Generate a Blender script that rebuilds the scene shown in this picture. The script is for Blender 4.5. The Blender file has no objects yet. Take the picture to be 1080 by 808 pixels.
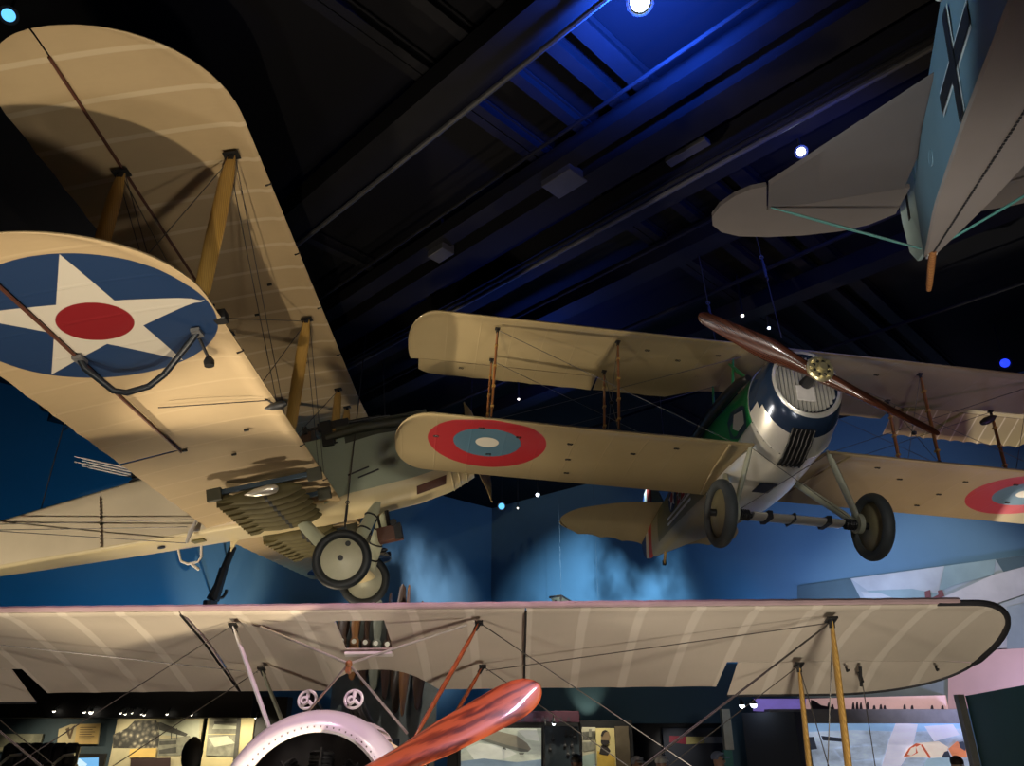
import bpy, bmesh, math, random
from mathutils import Vector, Matrix, Euler
random.seed(7)
S = bpy.context.scene
COL = S.collection
PI = math.pi
sin, cos, rad = math.sin, math.cos, math.radians
CAM_Z = 1.9
FPX, CXP, CYP, PITCH = 790.0, 540.0, 404.0, rad(25)

# ---------------------------------------------------------------- camera
cam = bpy.data.cameras.new('camera')
cam.sensor_width = 36.0
cam.lens = 36.0 * FPX / 1080.0
cam.clip_start = 0.05
cam.clip_end = 200
camo = bpy.data.objects.new('camera', cam)
COL.objects.link(camo)
camo.location = (0, 0, CAM_Z)
camo.rotation_euler = (rad(90) + PITCH, 0, 0)
S.camera = camo

def ray(px, py):
    a = (px - CXP) / FPX
    b = -(py - CYP) / FPX
    return Vector((a, cos(PITCH) - b * sin(PITCH), sin(PITCH) + b * cos(PITCH)))

def at(px, py, Y):
    """the point of the place at distance Y from where the photographer stands"""
    d = ray(px, py)
    return Vector((0, 0, CAM_Z)) + d * (Y / d.y)

def atz(px, py, Z):
    d = ray(px, py)
    return Vector((0, 0, CAM_Z)) + d * ((Z - CAM_Z) / d.z)

def onplane(px, py, p0, n):
    d = ray(px, py)
    o = Vector((0, 0, CAM_Z))
    return o + d * ((Vector(p0) - o).dot(n) / d.dot(n))

# ---------------------------------------------------------------- objects
def tag(o, label=None, cat=None, group=None, kind=None):
    if label: o['label'] = label
    if cat: o['category'] = cat
    if group: o['group'] = group
    if kind: o['kind'] = kind
    return o

def empty(name, loc, rot=(0, 0, 0)):
    o = bpy.data.objects.new(name, None)
    o.empty_display_size = 0.1
    o.location = loc
    o.rotation_euler = rot
    COL.objects.link(o)
    return o

def obj(name, bm, m, parent=None, smooth=False, auto=None):
    me = bpy.data.meshes.new(name)
    bmesh.ops.recalc_face_normals(bm, faces=bm.faces[:])
    if smooth:
        for f in bm.faces: f.smooth = True
        ang = rad(auto if auto else 40)
        for e in bm.edges:
            if len(e.link_faces) == 2 and e.calc_face_angle(0) > ang:
                e.smooth = False
    bm.to_mesh(me)
    bm.free()
    ms = m if isinstance(m, (list, tuple)) else [m]
    for x in ms: me.materials.append(x)
    o = bpy.data.objects.new(name, me)
    COL.objects.link(o)
    if parent: o.parent = parent
    return o

def copy_tree(o, parent=None):
    c = o.copy()
    COL.objects.link(c)
    c.parent = parent
    for ch in list(o.children):
        copy_tree(ch, c)
    return c

# ---------------------------------------------------------------- mesh builders
def loft(bm, loops, cap=True, closed=True, mi=0):
    rings = [[bm.verts.new(p) for p in lp] for lp in loops]
    n = len(rings[0])
    for a, b in zip(rings, rings[1:]):
        for i in range(n if closed else n - 1):
            j = (i + 1) % n
            try:
                f = bm.faces.new((a[i], a[j], b[j], b[i]))
                f.material_index = mi
            except ValueError:
                pass
    if cap:
        for r in (rings[0], rings[-1]):
            try:
                f = bm.faces.new(r); f.material_index = mi
            except ValueError: pass
    return rings

def frame(d):
    d = Vector(d).normalized()
    h = Vector((0, 0, 1)) if abs(d.z) < 0.9 else Vector((1, 0, 0))
    u = d.cross(h).normalized()
    return d, u, d.cross(u).normalized()

def tube(bm, pts, r, n=8, mi=0):
    pts = [Vector(p) for p in pts]
    loops = []
    rs = r if isinstance(r, (list, tuple)) else [r] * len(pts)
    pu = None
    for i, p in enumerate(pts):
        a = pts[max(0, i - 1)]; b = pts[min(len(pts) - 1, i + 1)]
        d, u, v = frame(b - a)
        if pu is not None:
            u = (pu - d * pu.dot(d))
            if u.length < 1e-6: d, u, v = frame(b - a)
            u.normalize(); v = d.cross(u).normalized()
        pu = u
        loops.append([p + (u * cos(2 * PI * k / n) + v * sin(2 * PI * k / n)) * rs[i] for k in range(n)])
    loft(bm, loops, mi=mi)

def strut(bm, a, b, chord, thick, cdir=(1, 0, 0), n=12, taper=True):
    """streamlined strut between a and b, its long section along cdir"""
    a, b = Vector(a), Vector(b)
    d = (b - a).normalized()
    c = Vector(cdir); c = (c - d * c.dot(d)).normalized()
    t = d.cross(c).normalized()
    loops = []
    for s, k in ((0, .45), (.04, .6), (.16, .9), (.5, 1), (.84, .9), (.96, .6), (1, .45)) if taper else ((0, 1), (1, 1)):
        p = a.lerp(b, s)
        lp = []
        for i in range(n):
            an = 2 * PI * i / n
            ca = cos(an)
            lp.append(p + c * ca * chord / 2 * k + t * sin(an) * thick / 2 * k * (1 if ca > 0 else (1 - .35 * ca * ca)))
        loops.append(lp)
    loft(bm, loops)

def box(bm, c, s, R=None, mi=0):
    c = Vector(c)
    vs = []
    for x in (-.5, .5):
        for y in (-.5, .5):
            for z in (-.5, .5):
                v = Vector((x * s[0], y * s[1], z * s[2]))
                if R: v = R @ v
                vs.append(bm.verts.new(c + v))
    for f in ((0, 1, 3, 2), (4, 6, 7, 5), (0, 4, 5, 1), (2, 3, 7, 6), (0, 2, 6, 4), (1, 5, 7, 3)):
        q = bm.faces.new([vs[i] for i in f]); q.material_index = mi

def bevel(bm, w, seg=2):
    bmesh.ops.bevel(bm, geom=bm.edges[:], offset=w, segments=seg, affect='EDGES', profile=.6)

def lathe(bm, prof, c, axis=(1, 0, 0), n=32, mi=0, cap=True):
    """prof: (distance along axis, radius)"""
    c = Vector(c)
    d, u, v = frame(axis)
    loops = [[c + d * a + (u * cos(2 * PI * k / n) + v * sin(2 * PI * k / n)) * max(r, 1e-4) for k in range(n)] for a, r in prof]
    loft(bm, loops, cap=cap, mi=mi)

def torus(bm, c, axis, R, r, n=36, m=12, sq=1.0):
    c = Vector(c)
    d, u, v = frame(axis)
    rings = []
    for i in range(n):
        a = 2 * PI * i / n
        e = u * cos(a) + v * sin(a)
        rings.append([bm.verts.new(c + e * (R + r * cos(2 * PI * k / m)) + d * r * sq * sin(2 * PI * k / m)) for k in range(m)])
    for i in range(n):
        for k in range(m):
            a, b = rings[i], rings[(i + 1) % n]
            bm.faces.new((a[k], b[k], b[(k + 1) % m], a[(k + 1) % m]))

def poly(bm, pts, mi=0):
    f = bm.faces.new([bm.verts.new(p) for p in pts]); f.material_index = mi
    return f

def prism(bm, pts, off, mi=0):
    """flat outline given thickness along off"""
    off = Vector(off)
    a = [bm.verts.new(p) for p in pts]
    b = [bm.verts.new(Vector(p) + off) for p in pts]
    n = len(pts)
    fs = [bm.faces.new(a), bm.faces.new(b[::-1])]
    for i in range(n):
        fs.append(bm.faces.new((a[i], b[i], b[(i + 1) % n], a[(i + 1) % n])))
    for f in fs: f.material_index = mi

def sphere(bm, c, r, sc=(1, 1, 1), n=16, m=10):
    c = Vector(c)
    loops = []
    for i in range(m + 1):
        a = PI * i / m
        rr = max(sin(a), 1e-3)
        loops.append([c + Vector((r * sc[0] * rr * cos(2 * PI * k / n), r * sc[1] * rr * sin(2 * PI * k / n), r * sc[2] * cos(a))) for k in range(n)])
    loft(bm, loops)

NB = bmesh.new
def lerp_tab(tab, x):
    """piecewise-linear table [(x, v...), ...] sorted by x"""
    if x <= tab[0][0]: return tab[0][1:]
    for a, b in zip(tab, tab[1:]):
        if x <= b[0]:
            t = (x - a[0]) / (b[0] - a[0])
            return tuple(p + (q - p) * t for p, q in zip(a[1:], b[1:]))
    return tab[-1][1:]

# ---- wings
TS = [0, .006, .02, .05, .1, .17, .26, .36, .47, .58, .68, .78, .87, .94, 1.0]
def z_up(t): return .005 + .23 * math.sqrt(max(t, 0)) * (1 - t) * (1 - .35 * t) if t < 1 else .003
def z_lo(t): return .022 * sin(PI * min(t, 1) ** .8) - .012 * math.exp(-((t - .03) / .03) ** 2)

def rtip(y, h, r, p=2.0):
    d = h - abs(y)
    if d >= r: return 0.0
    return 1 - max(0.0, 1 - ((r - d) / r) ** p) ** (1 / p)

def wing(name, ys, LE, TE, zf, mat, parent, x0=None, x1=None, thick=1.0, rib=None, scal=.0, droop=0.0):
    """one wing panel. LE(y), TE(y): full section; x0/x1: the part of the section this panel covers"""
    bm = NB()
    loops = []
    for y in ys:
        le, te = LE(y), TE(y)
        if rib and scal:
            te = te + scal * abs(sin(PI * y / rib)) ** .7
        c = max(le - te, .02)
        xa = le if x0 is None else min(x0(y), le)
        xb = te if x1 is None else max(x1(y), te)
        if xb > xa - .004: xb = xa - .004
        t0 = (le - xa) / c; t1 = (le - xb) / c
        up, lo = [], []
        for s in TS:
            t = t0 + (t1 - t0) * s
            x = le - t * c
            dz = 0.0
            if droop:
                dd = xa - x
                dz = -dd * math.tan(droop)
            up.append(Vector((x, y, zf(y) + z_up(t) * c * .42 * thick + dz)))
            lo.append(Vector((x, y, zf(y) + z_lo(t) * c * thick + dz)))
        loops.append(up + lo[::-1])
    loft(bm, loops)
    bmesh.ops.remove_doubles(bm, verts=bm.verts[:], dist=.0006)
    return obj(name, bm, mat, parent, smooth=True, auto=50)

def yrange(a, b, step, dense=0.0):
    """span stations from a to b; the end b gets dense spacing when dense > 0 (rounded tip)"""
    s = 1 if b > a else -1
    L = abs(b - a)
    out = []
    n = max(1, int(round((L - dense) / step)))
    for i in range(n + 1): out.append(a + s * (L - dense) * i / n)
    if dense:
        k = 16
        for i in range(1, k + 1): out.append(b - s * dense * (1 - sin(PI / 2 * i / k)))
        out[-1] = b - s * .002
    return out

def prop_mesh(bm, c, ang, R, wfun, tw, th, hub_w, sgn=1, start=.0):
    """two-blade airscrew about X through c; blade 0 points at angle ang in the YZ plane"""
    c = Vector(c)
    X = Vector((1, 0, 0))
    loops = []
    for s in [sin(PI / 2 * (-1 + 2 * i / 64)) for i in range(65)]:
        r = s * R
        rr = abs(s) * R
        sd = 1 if s >= 0 else -1
        u = Vector((0, cos(ang), sin(ang)))
        v = X.cross(u) * sd
        a = tw(rr) * sgn
        ch = v * cos(a) + X * sin(a)
        nrm = u.cross(ch).normalized()
        w = max(wfun(rr), .004); t = th(rr)
        lp = []
        for k in range(14):
            an = 2 * PI * k / 14
            lp.append(c + u * r + ch * (cos(an) * w / 2) * sd + nrm * (sin(an) * t / 2))
        loops.append(lp)
    loft(bm, loops)

def airscrew(name, c, ang, R, wfun, tw, th, m, parent, sgn=1):
    """propeller as an object of its own axes: blades along its local Y"""
    bm = NB(); prop_mesh(bm, (0, 0, 0), 0, R, wfun, tw, th, 0, sgn)
    o = obj(name, bm, m, parent, smooth=True, auto=60)
    o.location = c; o.rotation_euler = (ang, 0, 0)
    return o
def keep(o, parent):
    """parent o under a moved part without moving its mesh"""
    o.parent = parent
    o.matrix_parent_inverse = parent.matrix_basis.inverted()
    return o
# ---------------------------------------------------------------- materials
class NT:
    def __init__(s, name):
        s.m = bpy.data.materials.new(name); s.m.use_nodes = True
        s.t = s.m.node_tree; s.t.nodes.clear()
        s.out = s.n('ShaderNodeOutputMaterial')
        s.b = s.n('ShaderNodeBsdfPrincipled')
        s.l(s.b.outputs[0], s.out.inputs[0])
        s.tc = None
    def n(s, k, **kw):
        x = s.t.nodes.new(k)
        for a, v in kw.items(): setattr(x, a, v)
        return x
    def l(s, a, b): s.t.links.new(a, b)
    def obj(s):
        if not s.tc: s.tc = s.n('ShaderNodeTexCoord')
        return s.tc.outputs['Object']
    def math(s, op, a, b=None, c=None, clamp=False):
        x = s.n('ShaderNodeMath', operation=op); x.use_clamp = clamp
        for i, v in enumerate((a, b, c)):
            if v is None: continue
            if isinstance(v, (int, float)): x.inputs[i].default_value = v
            else: s.l(v, x.inputs[i])
        return x.outputs[0]
    def mix(s, f, a, b):
        x = s.n('ShaderNodeMix', data_type='RGBA')
        for i, v in ((0, f), (6, a), (7, b)):
            if isinstance(v, (int, float)): x.inputs[i].default_value = v
            elif isinstance(v, tuple): x.inputs[i].default_value = (*v[:3], 1)
            else: s.l(v, x.inputs[i])
        return x.outputs[2]
    def noise(s, scale, detail=4, rough=.55, vec=None, stretch=None):
        x = s.n('ShaderNodeTexNoise')
        x.inputs['Scale'].default_value = scale; x.inputs['Detail'].default_value = detail
        x.inputs['Roughness'].default_value = rough
        v = vec or s.obj()
        if stretch:
            mp = s.n('ShaderNodeMapping'); mp.inputs['Scale'].default_value = stretch
            s.l(v, mp.inputs[0]); v = mp.outputs[0]
        s.l(v, x.inputs['Vector'])
        return x.outputs['Fac']
    def ramp(s, f, stops):
        x = s.n('ShaderNodeValToRGB')
        e = x.color_ramp.elements
        while len(e) < len(stops): e.new(.5)
        for q, (p, c) in zip(e, stops):
            q.position = p; q.color = (*c[:3], 1) if isinstance(c, tuple) else (c, c, c, 1)
        s.l(f, x.inputs[0])
        return x.outputs[0]
    def step(s, v, edge, soft=.004):
        """1 where v < edge"""
        return s.math('DIVIDE', s.math('SUBTRACT', edge, v), soft, clamp=True)
    def bump(s, f, strength=.2, dist=.01):
        x = s.n('ShaderNodeBump'); x.inputs['Strength'].default_value = strength; x.inputs['Distance'].default_value = dist
        s.l(f, x.inputs['Height']); s.l(x.outputs[0], s.b.inputs['Normal'])
    def done(s, color, rough=.6, metal=0.0, spec=None, coat=0.0):
        i = s.b.inputs
        if isinstance(color, tuple): i['Base Color'].default_value = (*color[:3], 1)
        else: s.l(color, i['Base Color'])
        if isinstance(rough, (int, float)): i['Roughness'].default_value = rough
        else: s.l(rough, i['Roughness'])
        i['Metallic'].default_value = metal
        if spec is not None: i['Specular IOR Level'].default_value = spec
        if coat: i['Coat Weight'].default_value = coat; i['Coat Roughness'].default_value = .08
        return s.m

def plain(name, c, rough=.5, metal=0.0, var=.12, scale=6.0, coat=0.0, spec=None, stretch=None):
    t = NT(name)
    f = t.ramp(t.noise(scale, stretch=stretch), [(.3, tuple(x * (1 - var) for x in c)), (.7, tuple(min(1, x * (1 + var)) for x in c))])
    return t.done(f, rough, metal, spec, coat)

def emit(name, c, s, base=(0.02, .02, .02)):
    t = NT(name)
    f = t.noise(3)
    t.done(base, .4)
    t.b.inputs['Emission Color'].default_value = (*c, 1)
    t.b.inputs['Emission Strength'].default_value = s
    return t.m

def fabric(name, c, rib=.4, tape=None, tw=.022, marks=(), star=None, rough=.62, var=.1, off=0.0, coat=0.0, weave=None):
    """doped linen: rib tapes across the span, insignia painted on it. marks = [(cx, cy, r, colour)]"""
    t = NT(name)
    o = t.obj()
    sp = t.n('ShaderNodeSeparateXYZ'); t.l(o, sp.inputs[0])
    col = t.ramp(t.noise(.9, 6, .6), [(.3, tuple(x * (1 - var) for x in c)), (.72, tuple(min(1, x * (1 + var)) for x in c))])
    fine = t.noise(5, 5, .65, stretch=(1.2, 9, 1))
    col = t.mix(t.math('MULTIPLY', fine, .22), col, tuple(x * .72 for x in c))
    pp = t.math('PINGPONG', t.math('ADD', sp.outputs[1], off), rib / 2)
    m = t.step(pp, tw, .01)
    if tape: col = t.mix(t.math('MULTIPLY', m, .75), col, tape)
    for cx, cy, r, mc in marks:
        if mc == 'star':
            R, a0, mc2 = r
            cnt = None
            k = cos(2 * PI / 5) * R      # every edge line of a five-pointed star lies this far from its middle
            for i in range(5):
                a = a0 + 2 * PI * i / 5
                d = t.math('ADD', t.math('MULTIPLY', t.math('SUBTRACT', sp.outputs[0], cx), cos(a)),
                           t.math('MULTIPLY', t.math('SUBTRACT', sp.outputs[1], cy), sin(a)))
                s_ = t.step(d, k, .004)
                cnt = s_ if cnt is None else t.math('ADD', cnt, s_)
            msk = t.math('SUBTRACT', cnt, 3.0, clamp=True)
            col = t.mix(msk, col, mc2)
            continue
        dx = t.math('SUBTRACT', sp.outputs[0], cx); dy = t.math('SUBTRACT', sp.outputs[1], cy)
        d = t.math('SQRT', t.math('ADD', t.math('MULTIPLY', dx, dx), t.math('MULTIPLY', dy, dy)))
        col = t.mix(t.step(d, r, .005), col, mc)
    h = t.math('ADD', t.math('MULTIPLY', m, 1.0), t.math('MULTIPLY', fine, .15))
    t.bump(h, .35, .004)
    return t.done(col, rough, 0, coat=coat)

def wood(name, c1, c2, scale=3.0, rough=.35, coat=0.0, axis=(1, 12, 12)):
    t = NT(name)
    g = t.noise(scale, 6, .6, stretch=axis)
    w = t.n('ShaderNodeTexWave'); w.inputs['Scale'].default_value = scale * 1.1; w.inputs['Distortion'].default_value = 5
    w.inputs['Detail'].default_value = 3
    mp = t.n('ShaderNodeMapping'); mp.inputs['Scale'].default_value = axis; t.l(t.obj(), mp.inputs[0]); t.l(mp.outputs[0], w.inputs[0])
    f = t.math('ADD', t.math('MULTIPLY', g, .68), t.math('MULTIPLY', w.outputs['Fac'], .32))
    return t.done(t.ramp(f, [(.3, c1), (.7, c2)]), rough, 0, coat=coat)

M = {}
M['black'] = plain('black_metal', (.012, .012, .013), .45, .0)
M['gun'] = plain('gun_metal', (.03, .03, .033), .35, .6)
M['wire'] = plain('steel_wire', (.12, .11, .10), .4, .7)
M['bright_wire'] = plain('bright_steel', (.55, .5, .48), .3, .8)
M['tyre'] = plain('tyre_rubber', (.055, .065, .068), .62)
M['tyre_dark'] = plain('dark_tyre_rubber', (.018, .022, .026), .55)
M['alu'] = plain('polished_aluminium', (.84, .81, .73), .30, .62, .05, 3)
M['brass'] = plain('pale_brass', (.72, .64, .38), .3, .8)
M['green'] = plain('green_paint', (.015, .19, .055), .3, 0, .1)
M['olive'] = plain('olive_paint', (.16, .14, .045), .5, 0, .12, 2)
M['olive_dark'] = plain('dark_olive_paint', (.05, .05, .03), .55)
M['brown_leather'] = plain('brown_panel', (.10, .035, .02), .5)
M['cream'] = plain('cream_paint', (.66, .55, .32), .42, 0, .06, 2)
M['cream_light'] = plain('pale_cream_fabric', (.72, .62, .45), .5, 0, .06, 2)
M['sage'] = plain('grey_green_paint', (.33, .37, .27), .42, 0, .06, 2)
M['sage_light'] = plain('pale_green_paint', (.50, .52, .38), .38, 0, .06, 2)
M['grey_leg'] = plain('grey_cream_strut', (.36, .37, .28), .4)
M['hubcream'] = plain('wheel_cover_cream', (.60, .58, .42), .4, 0, .05)
M['hubolive'] = plain('wheel_cover_olive', (.25, .23, .13), .5, 0, .06)
M['strut_y'] = wood('varnished_spruce', (.36, .20, .045), (.52, .32, .085), 2.2, .4, .2, (9, 9, .8))
M['strut_b'] = wood('brown_strut_wood', (.20, .07, .02), (.32, .13, .04), 3, .35, .3, (9, 9, .8))
M['strut_r'] = wood('red_varnished_wood', (.24, .05, .02), (.40, .10, .04), 3, .22, .6, (9, 9, .8))
M['prop_dark'] = wood('dark_mahogany', (.040, .013, .008), (.085, .028, .015), 2.0, .25, .7, (7, .9, 7))
def _redprop():
    t = NT('red_mahogany')
    a = t.noise(2.6, 9, .68, stretch=(7, .9, 7))
    b = t.n('ShaderNodeTexWave'); b.inputs['Scale'].default_value = 1.5; b.inputs['Distortion'].default_value = 9; b.inputs['Detail'].default_value = 4; b.inputs['Detail Scale'].default_value = 1.3
    mp = t.n('ShaderNodeMapping'); mp.inputs['Scale'].default_value = (6, 1.3, 6); t.l(t.obj(), mp.inputs[0]); t.l(mp.outputs[0], b.inputs[0])
    f = t.math('ADD', t.math('MULTIPLY', a, .6), t.math('MULTIPLY', b.outputs['Fac'], .4))
    return t.done(t.ramp(f, [(.26, (.10, .014, .005)), (.44, (.30, .05, .014)), (.62, (.50, .105, .03))]), .42, 0, coat=.18)
M['prop_red'] = _redprop()
M['wood_dark'] = wood('old_dark_wood', (.04, .02, .015), (.09, .05, .03), 2, .4, .3, (8, 8, 1))
M['wood_mid'] = wood('old_brown_wood', (.22, .09, .035), (.36, .17, .06), 2, .35, .4, (8, 8, 1))
M['wood_grey'] = wood('weathered_grey_wood', (.16, .17, .13), (.26, .26, .20), 2, .5, .1, (8, 8, 1))
M['white'] = plain('white_enamel', (.74, .70, .72), .28, 0, .03, 2, coat=.4)
M['dirty_white'] = plain('dull_white', (.66, .62, .58), .5)
M['fok_blue'] = plain('grey_blue_fabric', (.17, .27, .33), .6, 0, .06, 2)
M['fok_grey'] = plain('grey_fabric', (.30, .27, .25), .65, 0, .05, 1.5)
M['fok_stab'] = plain('dark_grey_fabric', (.13, .12, .12), .65, 0, .06, 1.5)
M['teal_fin'] = plain('pale_teal_fabric', (.45, .62, .62), .55, 0, .06, 2)
M['mark_black'] = plain('marking_black', (.008, .008, .010), .6)
M['mark_white'] = plain('marking_white', (.72, .72, .70), .6)
M['mark_red'] = plain('marking_red', (.42, .03, .03), .6)
M['mark_blue'] = plain('marking_blue', (.02, .05, .16), .6)
M['mark_grey'] = plain('marking_grey', (.16, .15, .14), .6)
DHC = (.50, .37, .205)
M['dh_fab'] = fabric('warm_linen', DHC, .42, (.62, .50, .32), .03)
M['dh_low'] = fabric('warm_linen_with_star', DHC, .42, (.545, .412, .235), .02,
    marks=[(-1.29, -5.42, .855, (.010, .036, .105)), (-1.29, -5.42, (.85, rad(-7), (.60, .55, .45)), 'star'), (-1.29, -5.42, .262, (.22, .006, .010)),
           (-1.29, 5.42, .855, (.010, .036, .105)), (-1.29, 5.42, (.85, rad(-7), (.60, .55, .45)), 'star'), (-1.29, 5.42, .262, (.22, .006, .010))])
SPC = (.33, .255, .13)
M['sp_fab'] = fabric('buff_linen', SPC, .36, (.34, .265, .14), .01, rough=.5, coat=.15)
RD, BL, WH = (.36, .012, .018), (.065, .145, .21), (.60, .57, .48)
M['sp_low'] = fabric('buff_linen_with_roundels', SPC, .36, (.34, .265, .14), .01, rough=.5, coat=.15,
    marks=[(-.66, s * 3.06, r, c) for s in (-1, 1) for r, c in ((.63, RD), (.36, BL), (.125, WH))])
M['sp_ail'] = fabric('buff_linen_ribbed', SPC, .18, (.62, .52, .36), .014, rough=.5)
CAC = (.47, .41, .33)
M['ca_fab'] = fabric('grey_linen', CAC, .36, (.58, .52, .43), .035, off=.0)
M['skid'] = plain('dark_skid_paint', (.007, .011, .017), .4)
M['pipe_grey'] = plain('dull_grey_metal', (.16, .16, .16), .5, .3)
M['steelblue'] = plain('blued_steel', (.05, .08, .12), .3, .5)
# ================================================================ the pink-lit biplane in front (nose towards us)
def rod(name, a, b, r, m, parent, n=6):
    bm = NB(); tube(bm, [a, b], r, n)
    return obj(name, bm, m, parent, smooth=True)

def spars(name, a, b, chord, thick, m, parent, cdir=(1, 0, 0), fit=True):
    bm = NB(); strut(bm, a, b, chord, thick, cdir)
    o = obj(name, bm, m, parent, smooth=True, auto=60)
    if fit:
        bm = NB()
        bm.free()
        for p, q in ((a, b), (b, a)):
            bm = NB()
            p, q = Vector(p), Vector(q)
            d = (q - p).normalized()
            tube(bm, [p - d * .01, p + d * .05], thick * .55, 8)
            box(bm, p, (chord * .9, thick * 1.8, .012))
            obj('strut_fitting', bm, M['black'], o)
    return o

def wheel(name, c, R, r, parent, tyre, cover, hub, side, sq=1.0, dish=.05, valve=False):
    """wheel on a lateral axle; side = outer side in y"""
    c = Vector(c)
    e = empty(name, (0, 0, 0)); e.parent = parent
    bm = NB(); torus(bm, c, (0, 1, 0), R - r, r, 48, 14, sq)
    obj('tyre', bm, tyre, e, smooth=True, auto=80)
    bm = NB()
    ri = R - r * 1.75
    lathe(bm, [(-dish * 1.6, .03), (-dish * 1.3, .06), (-.012, ri * .98), (0, ri), (.012, ri * .98), (dish * 1.3, .06), (dish * 1.6, .03)], c, (0, 1, 0), 40)
    obj('wheel_cover', bm, cover, e, smooth=True, auto=60)
    bm = NB(); torus(bm, c, (0, 1, 0), ri + .008, .014, 40, 8)
    obj('rim', bm, M['black'], e, smooth=True, auto=80)
    bm = NB()
    lathe(bm, [(-.11, .028), (-.11, .035), (.11, .035), (.11, .028)], c, (0, 1, 0), 14)
    obj('hub_cap', bm, hub, e, smooth=True)
    if valve:
        bm = NB(); lathe(bm, [(0, .034), (.012, .034)], c + Vector((.11, side * .035, .17)), (0, side, 0), 16)
        obj('valve_cap', bm, M['black'], e)
    return e

M['tip_black'] = plain('black_edge_tape', (.014, .014, .017), .6)
ca = empty('biplane', (-.9842, 4.7895, CAM_Z + .6892), (rad(.5406), rad(-16.975), rad(-90.2328)))
tag(ca, 'cream fighter biplane in the foreground, nose facing us, with glossy red wooden propeller', 'airplane')
cLE = lambda y: 0 - .62 * rtip(y, 4.27, .42, 2)
cTE = lambda y: -1.37 - .04 * min(1, max(0, abs(y) - 2.5)) + .66 * rtip(y, 4.44 if abs(y) > 0 else 4.44, 1.15, 2.3)
def cTEc(y):      # cut-out above the cockpit
    t = (y - .0) / .42
    return -1.37 + (.40 * (1 - abs(t) ** 2.6) if abs(t) < 1 else 0)
zc = lambda y: 0.0
chinge = lambda y: -.96
CH = 4.30
cLEt = lambda y: 0 - .80 * rtip(y, CH, .45, 2)
cTEt = lambda y: -1.40 + .55 * rtip(y, CH, 1.0, 2.2)
# centre section with its window, then the outer panels
ys_c = [-1.065 + 2.13 * i / 30 for i in range(31)]
def seg(ys): return sorted(set([round(v, 4) for v in ys]))
cs = empty('upper_wing', (0, 0, 0)); cs.parent = ca
left = seg([y for y in ys_c if y < -.155] + [-.155])
right = seg([y for y in ys_c if y > .165] + [.165])
mid = seg([-.155, -.1, -.05, 0, .05, .11, .165])
bmj = []
p_ = wing('centre_section', left, cLE, cTEc, zc, M['ca_fab'], cs)
q_ = wing('q', right, cLE, cTEc, zc, M['ca_fab'], None)
r_ = wing('r', mid, cLE, cTEc, zc, M['ca_fab'], None, x1=lambda y: -.20)
s_ = wing('s', mid, cLE, cTEc, zc, M['ca_fab'], None, x0=lambda y: -.645)
bm = NB()
for o_ in (p_, q_, r_, s_): bm.from_mesh(o_.data)
for f in bm.faces: f.smooth = True
old = p_.data
p_.data = bpy.data.meshes.new('centre_section'); bm.to_mesh(p_.data); bm.free(); p_.data.materials.append(M['ca_fab'])
for o_ in (q_, r_, s_): bpy.data.objects.remove(o_)
# pale rear frame of the window
bm = NB(); box(bm, (-.665, .005, -.012), (.05, .33, .02)); bevel(bm, .004)
obj('window_sill', bm, M['dirty_white'], p_)
for sd, nm in ((-1, 'a'), (1, 'b')):
    ysi = yrange(sd * 1.075, sd * 2.52, .06)
    yso = yrange(sd * 2.52, sd * CH, .06, 1.0)
    w_ = wing('wing_panel', ysi, cLE, lambda y: -1.37, zc, M['ca_fab'], cs, rib=.36, scal=.012)
    w2 = wing('wing_panel', yso, cLEt, cTEt, zc, M['ca_fab'], cs, x1=lambda y: -.955)
    a_ = wing('aileron', yrange(sd * 2.60, sd * CH, .06, 1.0), cLEt, cTEt, zc, M['ca_fab'], cs, x0=lambda y: -.965, droop=rad(7))
    # dark edge tape round the tip and along the aileron
    def dz(x): return -max(0, -.965 - x) * math.tan(rad(7))
    pts = [(cLEt(y) + .004, y, .002) for y in yrange(sd * 3.62, sd * CH, .1, .6)]
    pts += [(cTEt(y) - .004, y, dz(cTEt(y))) for y in yrange(sd * 2.6, sd * CH, .1, 1.0)[::-1]]
    bm = NB(); tube(bm, pts, [.02 if p[0] > -.95 else .012 for p in pts], 8)
    obj('edge_tape', bm, M['tip_black'], w2, smooth=True)
    for y in (3.36, 4.0):
        bm = NB(); tube(bm, [(-.955, sd * y, -.02), (-.955, sd * y, -.05), (-.99, sd * (y + .03), -.03)], .009, 6)
        obj('hinge', bm, M['black'], a_)
    bm = NB(); tube(bm, [(-.95, sd * 3.46, -.02), (-1.03, sd * 3.46, -.13)], .012, 6); box(bm, (-1.0, sd * 3.46, -.08), (.03, .02, .07))
    obj('control_horn', bm, M['black'], a_)
    # dark joint between centre section and wing
    bm = NB(); tube(bm, [(-.03, sd * 1.07, -.012), (-.5, sd * 1.07, .004), (-1.35, sd * 1.07, -.006)], .008, 6)
    obj('joint_strip', bm, M['black'], cs)
# rolled leading edge with its scalloped nails
bm = NB()
pts = [(.012 + .006 * abs(sin(PI * y / .18)), y, .012) for y in [-3.75 + 7.5 * i / 200 for i in range(201)]]
tube(bm, pts, .02, 8)
obj('leading_edge', bm, plain('edge_strip', (.34, .24, .25), .45), cs, smooth=True)

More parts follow.
